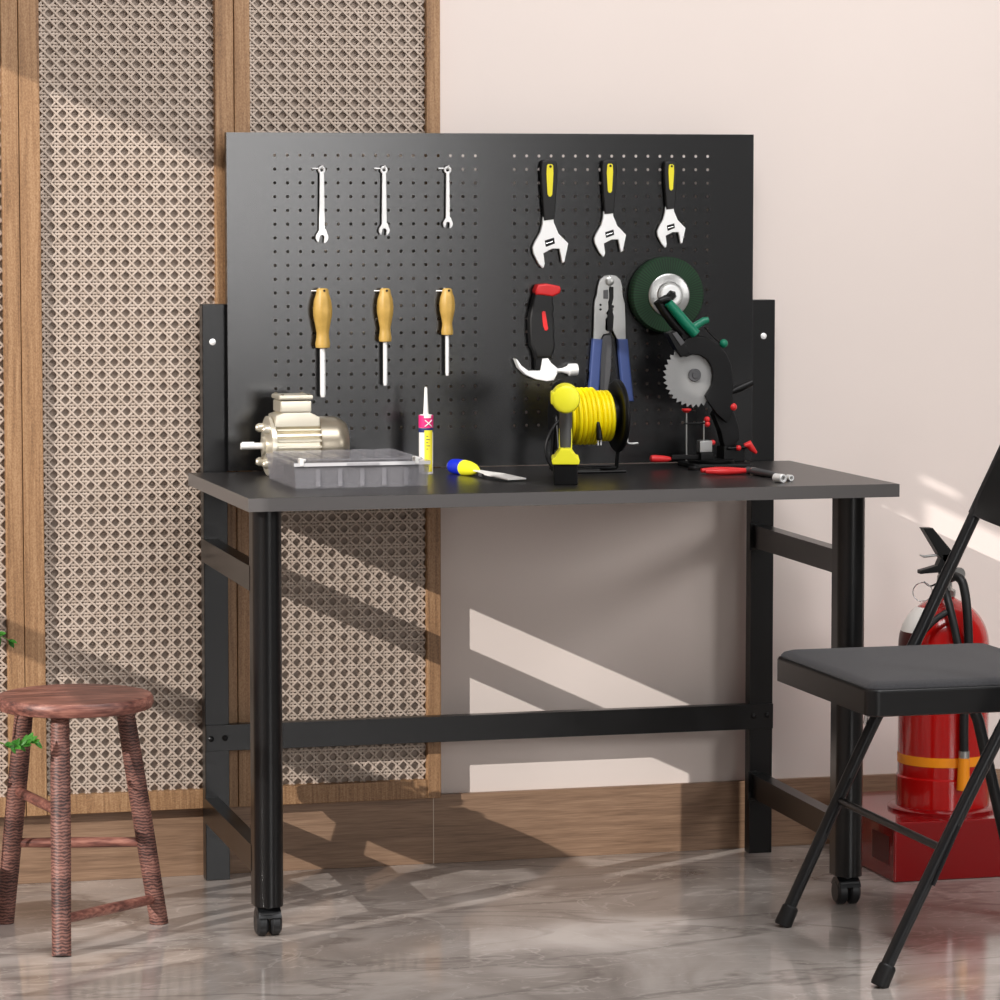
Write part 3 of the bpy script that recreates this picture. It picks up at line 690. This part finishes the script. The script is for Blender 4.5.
for x in (-hw-.008, hw+.008):
    fr.tube(smooth_path(([(x, -.032, .004), (x, -.030, .012), (x, -.008, hc-.01)] if x < 0 else []) + [(x, 0, hc), (x, .008, hc-.01), (x, .030, .012), (x, .032, .004)], 5), .0038, 10)
fr.tube([(-hw-.008, -.032, .004), (.012, -.032, .004)], .0038, 10).tube([(-hw-.008, .032, .004), (hw+.008, .032, .004)], .0038, 10).tube([(-hw-.010, 0, hc), (hw+.010, 0, hc)], .005, 10)
fr.build('stand_frame', M['black'], t)
MB().tube(smooth_path([(hw+.008, 0, hc), (hw+.013, .0, hc), (hw+.0135, -.02, hc-.046), (hw+.017, -.022, hc-.052), (hw+.034, -.022, hc-.052)], 5), .0028, 10).build('crank', M['steel'], t)
lp = [(-hw+.012, -.03, hc-.03), (-hw-.012, -.05, hc-.004), (-hw-.034, -.06, hc-.022), (-hw-.046, -.064, hc-.055), (-hw-.038, -.066, hc-.085), (-hw-.012, -.066, .0052), (-hw+.02, -.066, .0046), (hw-.004, -.068, .0046)]
MB().tube(smooth_path(lp, 8), .0030, 10).build('cable_tail', M['black'], t)

# mitre saw
SY = .455
o = Vector((at(712, 470, Y=SY).x, SY, H)); t = thing('mitre_saw', 'small mitre saw with toothed steel blade, green handle and red knobs', 'saw', o)
def sv(px, py, Y=SY): return at(px, py, Y=Y)-o
def sp(pts, Y=SY): return [(sv(x, y, Y).x, sv(x, y, Y).z) for x, y in pts]
C = sv(694, 375); u = 1/540
Rb = .0625
bl = []
nt_ = 34
for k in range(nt_):
    a = 2*PI*k/nt_; b = 2*PI/nt_
    for f, rr in ((0, Rb-.0062), (.15, Rb-.0062), (.55, Rb-.002), (.75, Rb)):
        bl.append((C.x+rr*math.cos(-a-f*b), C.z+rr*math.sin(-a-f*b)))
MB().prism(bl, -.0012, .0012).build('blade', M['blade'], t)
MB().lathe([(0, 0), (.0125, 0), (.0125, .004), (.011, .0055), (.006, .0055), (.0055, .008), (0, .008)], (C.x, -.001, C.z), (0, -1, 0), 32).build('arbor_bolt', M['grey_pl'], t)
Gz = lambda x, y: (640+x/5.885, 330+y/5.885)
guard_l = [Gz(*q) for q in [(228, 150), (262, 158), (300, 143), (345, 148), (385, 172), (412, 215), (420, 265), (410, 325), (372, 386), (395, 430), (440, 490), (500, 545), (545, 470), (535, 400), (537, 300), (528, 210), (500, 140), (450, 80), (390, 45), (320, 35), (270, 45), (230, 80), (205, 110)]]
MB().prism(sp(guard_l), -.012, -.003, .002).build('lower_guard', M['black'], t)
guard_u = [Gz(*q) for q in [(262, 60), (320, 30), (390, 40), (455, 78), (505, 140), (532, 215), (540, 300), (538, 400), (548, 470), (500, 545), (470, 500), (420, 420), (440, 300), (400, 150), (330, 100)]]
MB().prism(sp(guard_u), .003, .030, .003).build('upper_guard', M['black'], t)
MB().prism(sp([Gz(*q) for q in [(150, 18), (190, 2), (262, 90), (282, 140), (235, 158), (205, 120)]]), -.014, .014, .002).build('guard_bracket', M['black'], t)
MB().prism(sp([Gz(*q) for q in [(176, 20), (200, 8), (250, 72), (225, 92)]]), -.0165, -.0135, .001).build('bracket_plate', M['grey_pl'], t)
# head and handle
Z5 = lambda x, y: (620+x/7.143, 250+y/7.143)
def tub(pts, r, Y, nm, m, n=18): MB().tube([sv(*Z5(x, y), Y) for x, y in pts], r, n).build(nm, m, t)
tub([(345, 375), (400, 440), (470, 525), (540, 600)], [.0085, .0098, .0105, .0100], .435, 'handle', M['green'])
tub([(270, 362), (320, 440), (390, 530), (450, 590)], [.0095, .010, .010, .010], .447, 'handle_back', M['black'])
tub([(365, 360), (330, 350), (280, 365)], [.007, .0085, .006], .44, 'handle_cap', M['black'])
tub([(520, 560), (560, 530), (600, 505), (630, 500)], [.009, .0075, .0072, .006], .447, 'side_grip', M['green'])
tub([(600, 545), (665, 620), (730, 675)], .0016, .447, 'lift_rod', M['black'], 10)
MB().ball(sv(*Z5(740, 668), .447), .0085, n=18).build('lock_knob', M['green'], t)
tub([(372, 475), (440, 560)], .012, .462, 'motor_barrel', M['green'])
MB().prism(sp([Z5(395, 565), Z5(450, 545), Z5(560, 605), Z5(500, 650), Z5(440, 640)]), -.010, .030, .003).build('gear_housing', M['black'], t)
# arm, pivot and base
MB().prism(sp([Gz(*q) for q in [(470, 440), (545, 440), (585, 560), (592, 640), (560, 690), (500, 690), (480, 600), (440, 500)]]), .004, .032, .003).build('swing_arm', M['black'], t)
b0 = sv(685, 470).x; b1 = sv(744, 470).x
ba = MB().box(b0+.004, b1, -.045, .062, 0, .010, .003).lathe([(0, .009), (.042, .009), (.044, .012), (.044, .016), (0, .016)], ((b0+b1)/2-.006, 0, 0), (0, 0, 1), 40).box(b1-.040, b1+.004, .004, .050, .009, .040, .003)
ba.build('base', M['black'], t)
MB().box(sv(671, 456).x, sv(709, 456).x, -.006, .006, sv(690, 458).z-.002, sv(690, 454.5).z, .001).build('clamp_bar', M['black'], t)
a = sv(650, 458.5); b = sv(668, 459)
MB().tube([a, a+(b-a)*.06, a+(b-a)*.3, a+(b-a)*.75, b, b+Vector((.006, 0, 0))], [.003, .0062, .0072, .0064, .0052, .003], 18).build('lock_lever', M['red'], t)['label'] = 'red lock lever'
MB().box(sv(697, 445).x, sv(709.5, 445).x, -.018, .004, sv(700, 452).z, sv(700, 440).z, .002).build('clamp_bracket', M['steel'], t)
MB().box(sv(698, 460).x, sv(710, 460).x, -.018, .012, .0155, sv(700, 452).z, .002).build('clamp_block', M['black'], t)
for px, y0, y1 in ((686.4, 411, 466), (703.8, 421, 446)): MB().cyl(sv(px, y0), sv(px, y1) if px > 690 else Vector((sv(px, y1).x, 0, .014)), .0016, n=10).build('clamp_rod', M['steel'], t)
MB().cyl(sv(684.5, 423.5), sv(706, 423), .0022, n=10).build('clamp_arm', M['black'], t)
q = sv(686.4, 411); MB().lathe([(0, -.003), (.004, -.003), (.0095, .0015), (.0095, .004), (.005, .005), (0, .005)], q, (0, 0, 1), 18).build('clamp_knob', M['red'], t)['label'] = 'red clamp knob'
for px, py, r, Y in ((733, 407, .0078, .447), (707, 419.5, .006, SY), (707.3, 424, .0058, SY), (712.8, 442.5, .0052, SY), (738.5, 448, .0056, .45)):
    MB().ball(sv(px, py, Y), r, n=18).build('knob', M['red'], t)['label'] = 'red knob'
q = [sv(*Gz(x, y), .45) for x, y in ((612, 678), (640, 672), (660, 700), (684, 724))]
MB().tube(q, [.003, .008, .006, .003], 14).build('wing_knob', M['red'], t)['label'] = 'red wing knob'
MB().cyl(sv(728, 448.5, .45), sv(748, 447, .45), .0028, n=10).build('knob_shaft', M['black'], t)
MB().tube([sv(731, 392, .46), sv(740, 388, .46), sv(752, 382.5, .46)], [.0055, .0078, .0068], 18).build('dust_port', M['black'], t)
q = sv(689.5, 468); MB().lathe([(0, 0), (.0125, 0), (.0125, .005), (.010, .008), (0, .008)], (b0+.002, -.052, 0), (0, 0, 1), 24).build('foot_pad', M['black'], t)

# pliers in front of the saw
a = at(705, 471.5, Z=H+.007); b = at(750, 470.5, Z=H+.007); c = at(778, 475.5, Z=H+.007)
o = Vector((a.x, a.y, H)); t = thing('pliers', 'red-handled pliers with dark steel jaws lying in front of the mitre saw', 'pliers', o)
a -= o; b -= o; c -= o; d = (b-a).normalized(); n = Vector((-d.y, d.x, 0)).normalized()
MB().tube(smooth_path([a-n*.004, a+(b-a)*.3-n*.010, a+(b-a)*.6-n*.008, b-n*.003], 6), [.0040+.0024*math.sin(PI*k/18) for k in range(19)], 14).build('handle', M['red'], t)['label'] = 'red dipped handle'
MB().tube(smooth_path([a+n*.022, a+(b-a)*.3+n*.024, a+(b-a)*.6+n*.016, b+n*.004], 6), [.0040+.0024*math.sin(PI*k/18) for k in range(19)], 14).build('handle', M['red'], t)['label'] = 'red dipped handle'
e = (c-b)
def jaw(s):
    m = MB(); P0 = [b-d*.012+n*s*.002, b+n*s*.012, b+e*.3+n*s*.020, b+e*.65+n*s*.022, c+n*s*.012]
    return m.tube(P0, [.0045, .0068, .0070, .0062, .004], 10)
jaw(-1).build('jaw', M['grey_pl'], t); jaw(1).build('jaw', M['grey_pl'], t)
q = b+e*.12; MB().lathe([(0, 0), (.0065, 0), (.0065, .0125), (.004, .014), (0, .014)], (q.x, q.y, 0), (0, 0, 1), 20).build('pivot', M['steel'], t)
# two bright steel sockets at the pliers' tip
for (px, py, r, L, lab) in ((783.5, 478.5, .0082, .022, 'bright steel socket lying at the tip of the red-handled pliers, the larger of two'), (791.5, 478, .0058, .013, 'small bright steel socket, the smaller one at the right end of the pliers')):
    q = at(px, py, Z=H+r); o = Vector((q.x, q.y, H)); t = thing('socket', lab, 'socket', o, 'steel sockets beside the pliers')
    ax = Vector((.35, -.9, 0)).normalized() if px < 786 else Vector((.2, -1, 0)).normalized()
    MB().lathe([(r*.62, -.006), (r*.62, 0), (r*.9, .0), (r, -.001), (r, -L), (r*.9, -L-.001), (0, -L-.001), (0, -.006)], (0, 0, r), ax, 24).build('socket_body', M['chrome_w'], t)
    MB().lathe([(0, -.0052), (r*.62, -.0052), (r*.62, -.0045), (0, -.0045)], (0, 0, r), ax, 18).build('socket_bore', M['steel'], t)

# ------------------------------------------------------------------ wooden stool
o = Vector((-.280, .200, 0)); t = thing('wooden_stool', 'low round three-legged stool of dark reddish wood in front of the cane panel', 'stool', o)
ST = .428
MB().lathe([(0, ST-.026), (.130, ST-.026), (.136, ST-.024), (.139, ST-.016), (.139, ST-.008), (.135, ST-.002), (.126, ST), (0, ST)], (.004, -.004, 0), (0, 0, 1), 64).build('seat', M['stool_top'], t)
feet = [Vector((-.331, .003, 0))-o, Vector((-.390, .310, 0))-o, Vector((-.122, .234, 0))-o]
tops = [f*.52 for f in feet]
tops[0] = at(60, 716, Y=.12)-o; tops[1] = at(25, 716, Y=.27)-o; tops[2] = at(124, 714, Y=.225)-o
for q in tops: q.z = ST-.025
def on(i, z): f = z/(ST-.025); return feet[i]*(1-f)+tops[i]*f
for i in range(3):
    P_ = [feet[i]*(1-k/8)+tops[i]*(k/8) for k in range(9)]
    MB().tube(P_, [.0168, .0168, .0172, .0174, .0176, .0176, .0174, .0168, .0162], 24).build('leg', M['stool_leg'], t)
def stret(i, zi, j, zj):
    p, q = on(i, zi), on(j, zj); MB().tube([p, p+(q-p)*.5, q], [.0085, .0098, .0085], 16).build('stretcher', M['stool_top'], t)
def zat(i, py):     # height where the leg passes that image row
    best = min((abs((500-F*((on(i, z/500)+o-CAM).dot(UP))/((on(i, z/500)+o-CAM).dot(FW)))-py), z/500) for z in range(0, 200)); return best[1]
stret(1, zat(1, 790), 0, zat(0, 812)); stret(1, zat(1, 843), 2, zat(2, 842)); stret(0, zat(0, 920), 2, zat(2, 899))

# ------------------------------------------------------------------ folding chair
o = Vector((1.15, -.3225, 0)); t = thing('folding_chair', 'black metal folding chair with grey padded seat, cut off by the right edge', 'chair', o)
Yf, Yn = -.085+.3225, -.590+.3225
def cx(X_): return X_-o.x
tr = .0112
TB = at(911, 643, Y=-.07); TT = at(972.5, 512, Y=-.07)          # two points of the raked back tube
def tx(z): return TB.x+(TT.x-TB.x)*(z-TB.z)/(TT.z-TB.z)
for y in (Yf, Yn):
    k_ = -.010 if y == Yn else 0
    path = [(cx(.953+k_), y, .012), (cx(1.007+k_*.8), y, .125), (cx(1.116), y, .352), (cx(TB.x), y, TB.z), (cx(tx(.62)), y, .62), (cx(tx(.736)), y, .736), (cx(tx(.838)), y, .838), (cx(tx(.915)), y, .915)]
    leg = MB().tube(smooth_path(path, 5), tr, 16).build('front_leg', M['tube'], t)
    dr = Vector((.053, 0, .113)).normalized(); p = Vector((cx(.949+k_), y, .001))
    MB().lathe([(0, .002), (.0145, .001), (.0158, .005), (.0150, .036), (.0122, .040), (0, .040)], p+Vector((.001, 0, 0)), tuple(dr), 24).build('foot_cap', M['rubber'], leg)
    # sliding track slot on the leg
    q0 = Vector((cx(1.030), y-.0095, .168)); q1 = Vector((cx(1.075), y-.0095, .265))
    MB().tube([q0, q1], .0040, 8).build('leg_channel', M['tube'], leg)
MB().tube([(cx(1.056), Yf, .224), (cx(1.056), Yn, .224)], .0068, 12).build('cross_brace', M['tube'], t)
yr = (-.11+.3225, -.535+.3225)
for y in yr:
    rl = MB().tube([(cx(1.262), y, .470), (cx(1.312), y, .364), (cx(1.3655), y, .153), (cx(1.402), y, .010)], tr*.95, 16).build('rear_leg', M['tube'], t)
    MB().lathe([(0, 0), (.0150, 0), (.0150, .034), (.0120, .038), (0, .038)], (cx(1.404), y, .0), (-.17, 0, .98), 24).build('foot_cap', M['rubber'], rl)
MB().tube([(cx(1.372), yr[0], .128), (cx(1.372), yr[1], .128)], .0068, 12).build('cross_brace', M['tube'], t)
# seat: vinyl skirt with a domed fabric pad, corners rounded
def rrect(x0, x1, y0, y1, r, n=6):
    out = []
    for (a, b, s) in ((x1-r, y1-r, 0), (x0+r, y1-r, 90), (x0+r, y0+r, 180), (x1-r, y0+r, 270)):
        out += [(a+r*math.cos(math.radians(s+90*k/n)), b+r*math.sin(math.radians(s+90*k/n))) for k in range(n+1)]
    return out
sx0, sx1, sy0, sy1 = cx(.9335), cx(1.345), -.548+.3225, -.078+.3225
def loft(levels):
    m = MB(); rings = []
    for ins, z, r in levels: rings.append([m.bm.verts.new((x, y, z)) for x, y in rrect(sx0+ins, sx1-ins, sy0+ins, sy1-ins, max(.004, r))])
    n = len(rings[0])
    for A, B in zip(rings, rings[1:]):
        for k in range(n): m.bm.faces.new((A[k], A[(k+1) % n], B[(k+1) % n], B[k]))
    m.bm.faces.new(rings[0][::-1]); m.bm.faces.new(rings[-1]); bmesh.ops.recalc_face_normals(m.bm, faces=list(m.bm.faces)); return m
loft([(.006, .4435, .02), (.0, .4460, .022), (0, .484, .022), (.0025, .4885, .020), (.006, .490, .018)]).build('seat_frame', M['vinyl'], t)
loft([(.005, .4895, .02), (.0055, .4925, .02), (.010, .4975, .018), (.022, .5015, .012), (.06, .5045, .02), (.12, .506, .02)]).build('seat_pad', M['cushion'], t)['label'] = 'grey fabric seat pad'
MB().cyl((cx(1.105), Yf-.030, .432), (cx(1.105), Yf, .362), .004, n=12).build('pivot_pin', M['chrome'], t)
# backrest: curved sheet between the tubes
bk = MB(); prof = [(tx(z), z) for z in (.737, .765, .838, .915, .925)]
nb = 24; F_, B_ = [], []
for i in range(nb+1):
    v = i/nb; y = Yn-.006+(Yf-Yn+.012)*v; bow = .030*math.sin(PI*v); edge = min(v, 1-v)*(Yf-Yn)
    row_f, row_b = [], []
    for (X_, z) in prof:
        zz = z
        if z < .74: zz = z-.020*min(1, edge/.12)**.7
        row_f.append(bk.bm.verts.new((cx(X_)-.0125+bow, y, zz))); row_b.append(bk.bm.verts.new((cx(X_)+.010+bow, y, zz)))
    F_.append(row_f); B_.append(row_b)
for i in range(nb):
    for j in range(len(prof)-1):
        bk.bm.faces.new((F_[i][j], F_[i+1][j], F_[i+1][j+1], F_[i][j+1])); bk.bm.faces.new((B_[i][j], B_[i][j+1], B_[i+1][j+1], B_[i+1][j]))
    for j in (0, len(prof)-1): bk.bm.faces.new((F_[i][j], B_[i][j], B_[i+1][j], F_[i+1][j]))
for i in (0, nb):
    for j in range(len(prof)-1): bk.bm.faces.new((F_[i][j], F_[i][j+1], B_[i][j+1], B_[i][j]))
bmesh.ops.recalc_face_normals(bk.bm, faces=list(bk.bm.faces))
bk.build('backrest', M['vinyl'], t)

# ------------------------------------------------------------------ fire extinguisher and its stand
SX0, SX1, SY0, SY1, SH = 1.2925, 1.585, .246, .600, .1150
t = thing('extinguisher_stand', 'glossy red box stand on the floor holding the fire extinguisher', 'stand', ((SX0+SX1)/2, (SY0+SY1)/2, 0))
L = Matrix.Translation(-t.location)
EC = Vector((1.446, .385, SH)); er = .0905
MB().box(SX0, SX1, SY0, SY1, 0, SH, .004, 3).xf(L).build('stand_box', M['ext_stand'], t)
MB().lathe([(er+.001, 0), (er+.016, 0), (er+.016, .005), (er+.010, .009), (er+.001, .010)], EC, (0, 0, 1), 64).xf(L).build('holder_ring', M['ext_stand'], t)
MB().box(SX0-.0006, SX0+.001, SY0+.025, SY0+.115, .03, .085).xf(L).build('stand_label', mat('dark_sticker', (88, 8, 10), .3), t)['label'] = 'dark sticker'
t = thing('fire_extinguisher', 'red fire extinguisher with orange band and black hose standing in its red box stand', 'fire extinguisher', EC)
zt = at(950, 597, Y=EC.y).z-SH; zs = at(897, 648, Y=EC.y-.02).z-SH
zb1 = at(930, 760, Y=EC.y-er).z-SH; zb0 = at(930, 769.5, Y=EC.y-er).z-SH; zr = at(930, 782, Y=EC.y-er).z-SH
rb = er-.003
dome = [(rb*math.cos(math.radians(a)), zs+(zt-zs)*math.sin(math.radians(a))) for a in range(0, 78, 6)]
MB().lathe([(0, 0), (er-.004, 0), (er, .004), (er, zr-.002), (rb, zr+.001)] + dome + [(.020, zt), (.020, zt+.006), (0, zt+.006)], (0, 0, 0), (0, 0, 1), 64).build('cylinder', M['ext'], t)
MB().lathe([(rb, zb0), (rb+.0007, zb0), (rb+.0007, zb1), (rb, zb1)], (0, 0, 0), (0, 0, 1), 64).build('band', M['orange'], t)['label'] = 'orange band'
# label on the shoulder: white above, dark below
ref = (R_*-1.0 - FW*.55); ref.z = 0
def shell(prof, a0, a1): return MB().lathe(prof, (0, 0, 0), (0, 0, 1), 16, a0, a1, ref=tuple(ref), th=.0006)
zl = at(900, 632, Y=EC.y).z-SH
dm = [(r_+.0008, z_) for r_, z_ in dome if z_ >= zl-.004 and r_ > .05]
shell(dm, -.7, .32).build('label_top', M['label_w'], t)['label'] = 'white upper label'
dd = [(rb+.0008, zs-.06), (rb+.0008, zs)] + [(r_+.0008, z_) for r_, z_ in dome if zs < z_ <= zl+.001]
shell(dd, -.7, .30).build('label_panel', M['ext_dark'], t)['label'] = 'dark lower label'
def ev(px, py, dy=0): return at(px, py, Y=EC.y+dy)-EC
vb = MB().lathe([(0, zt+.003), (.022, zt+.003), (.022, zt+.014), (.015, zt+.018), (.015, zt+.040), (.012, zt+.046), (0, zt+.046)], (0, 0, 0), (0, 0, 1), 24)
vo = vb.build('valve', M['steel'], t)
MB().box(-.010, .014, -.011, .011, zt+.030, ev(950, 553).z, .002).build('valve_body', M['black'], t)
def plate(pts, w, nm, m):
    a = [(ev(x, y).x, ev(x, y).z) for x, y in pts]; return MB().prism(a, -w, w, .0012).build(nm, m, t)
plate([(921, 527.5), (931, 527.5), (948, 548), (956, 560), (950, 572), (938, 556)], .011, 'squeeze_lever', M['black'])
plate([(919, 570), (936, 565), (940, 556), (950, 560), (950, 580), (938, 572), (919, 573.5)], .010, 'carry_handle', M['black'])
MB().tube([ev(920, 555, -.004), ev(924, 556.5, -.004), ev(938, 555, -.004), ev(952, 556, -.004)], [.0012, .0026, .0024, .002], 10).build('safety_pin', M['steel'], t)
MB().ring(ev(922.5, 592, -.01), (.25, 1, .1), .0185, .0011, 36, 6).build('pin_ring', M['chrome'], t)
MB().tube(smooth_path([ev(936, 584, -.01), ev(930, 586, -.01), ev(924, 582, -.01)], 4), .0018, 8).build('pin_tail', M['black'], t)
MB().lathe([(0, -.004), (.0125, -.004), (.0135, .0), (.0125, .004), (0, .004)], ev(959, 574, -.02), (.3, -1, 0), 24).build('pressure_gauge', M['steel'], t)
MB().tube(smooth_path([ev(950, 578, -.05), ev(957, 577, -.07), ev(963, 584, -.085), ev(967, 610, -.098), ev(968.5, 650, -.101), ev(966, 690, -.101), ev(964, 720, -.101), ev(964, 752, -.101)], 6), .0088, 16).build('hose', M['rubber'], t)
MB().tube([ev(964, 751, -.101), ev(964, 758, -.101)], .0105, 18).build('hose_collar', M['steel'], t)
MB().tube([ev(964, 758, -.101), ev(963, 790, -.101)], [.0110, .0125], 18).build('nozzle', M['orange'], t)['label'] = 'orange nozzle'
MB().tube(smooth_path([ev(944, 584, -.04), ev(948, 600, -.075), ev(955, 630, -.100), ev(960, 660, -.108), ev(961, 690, -.106)], 6), .0078, 14).build('hose_strap', M['rubber'], t)
MB().tube([ev(947, 589, -.05), ev(949, 594, -.062)], .0095, 18).build('hose_collar', M['steel'], t)
MB().tube(smooth_path([ev(947, 612, -.088), ev(935, 620, -.085), ev(922, 634, -.083), ev(917, 648, -.088)], 5), .0062, 12).build('hose_clip', M['rubber'], t)

# ------------------------------------------------------------------ trailing plant, its pot out of the frame
o = Vector((-.80, .08, 0)); t = thing('trailing_plant', 'green leafy sprigs of a potted plant reaching in beside the wooden stool', 'plant', o)
MB().lathe([(0, 0), (.085, 0), (.115, .20), (.122, .20), (.122, .235), (.108, .235), (.100, .20), (0, .20)], (0, 0, 0), (0, 0, 1), 40).build('pot', M['pot'], t)
MB().lathe([(0, .205), (.101, .205), (.101, .215), (0, .218)], (0, 0, 0), (0, 0, 1), 32).build('soil', M['soil'], t)
e1 = at(9, 640, Y=.1)-o; e2 = at(34, 741, Y=.06)-o
paths = [smooth_path([(.02, 0, .21), (.10, .01, .46), (.24, .015, .60), e1], 8), smooth_path([(.03, -.01, .21), (.12, -.01, .36), (.26, -.015, .42), e2-Vector((.05, 0, .004)), e2], 8), smooth_path([(-.03, .01, .21), (-.06, .02, .4), (-.02, .05, .55)], 8)]
def leafm(p, d, up, L, w):
    m = MB(); d = d.normalized(); s = d.cross(up).normalized(); nrm = s.cross(d)
    rows = []
    for k in range(7):
        u_ = k/6; ww = w*math.sin(PI*min(1, u_*.93+.07))**.8*(1-.25*u_); c = p+d*L*u_ - nrm*L*.18*u_*u_
        rows.append([m.bm.verts.new(c-s*ww+nrm*ww*.25), m.bm.verts.new(c), m.bm.verts.new(c+s*ww+nrm*ww*.25)])
    for A, B in zip(rows, rows[1:]):
        for j in range(2): m.bm.faces.new((A[j], A[j+1], B[j+1], B[j]))
    bmesh.ops.solidify(m.bm, geom=list(m.bm.faces), thickness=.0005)
    return m
for i, P_ in enumerate(paths):
    MB().tube(P_, [.0022-.0014*k/len(P_) for k in range(len(P_))], 8).build('stem', M['stem'], t)
    n_ = len(P_)
    for k in range(6, n_, 1 if i < 2 else 3):
        if k < n_-9 and k % 3: continue
        for sd in (-1, 1):
            tg = (P_[min(k+1, n_-1)]-P_[k-1]).normalized()
            dd_ = (tg*.55+Vector((random.uniform(-.3, .3), random.uniform(-.9, .2), random.uniform(-.3, .8)))+Vector((0, 0, sd*.35))).normalized()
            leafm(P_[k], dd_, Vector((random.uniform(-.3, .3), -.8, .6)).normalized(), random.uniform(.014, .021), random.uniform(.0042, .006)).build('leaf', M['leaf'], t, sharp=80)

# ------------------------------------------------------------------ light
w = bpy.data.worlds.new('world'); S.world = w; w.use_nodes = True
bg = w.node_tree.nodes['Background']; bg.inputs['Color'].default_value = (1, .98, .98, 1); bg.inputs['Strength'].default_value = .08
def sun(d, e, ang, col):
    l = bpy.data.lights.new('sun', 'SUN'); l.energy = e; l.angle = math.radians(ang); l.color = col
    o = bpy.data.objects.new('sun', l); COL.objects.link(o); o.location = (-5, -3, 4); o.rotation_euler = Vector(d).to_track_quat('-Z', 'Y').to_euler()
def area(name, loc, tgt, sx, sy, e, col=(1, 1, 1)):
    l = bpy.data.lights.new(name, 'AREA'); l.shape = 'RECTANGLE'; l.size = sx; l.size_y = sy; l.energy = e; l.color = col
    o = bpy.data.objects.new(name, l); COL.objects.link(o); o.location = loc; o.rotation_euler = (Vector(tgt)-Vector(loc)).to_track_quat('-Z', 'Y').to_euler(); return o
sun(SUN, 3.5, .2, (1, .955, .91))
area('overhead_fill', (.9, -1.9, 3.9), (.8, .6, .5), 2.8, 1.5, 122, (1, .985, .985))  # unseen area lamp added overhead to brighten wall and floor
area('right_softbox', (4.3, -3.6, 2.0), (.7, .5, .9), 1.0, 1.0, 50, (1, .98, .97))
area('front_softbox', (1.46, -6.9, 1.72), (.5, .6, 1.2), 1.4, 1.8, 62, (1, .98, .97))

# ------------------------------------------------------------------ camera and view
cam = bpy.data.cameras.new('camera'); cam.sensor_width = 36; cam.lens = F/1000*36; cam.clip_end = 60
co = bpy.data.objects.new('camera', cam); COL.objects.link(co); co.location = CAM
co.matrix_world = Matrix(((R_.x, UP.x, -FW.x, CAM.x), (R_.y, UP.y, -FW.y, CAM.y), (R_.z, UP.z, -FW.z, CAM.z), (0, 0, 0, 1)))
S.camera = co
S.view_settings.view_transform = 'Standard'; S.view_settings.look = 'None'; S.view_settings.exposure = .08; S.view_settings.gamma = 1; S.view_settings.use_curve_mapping = False
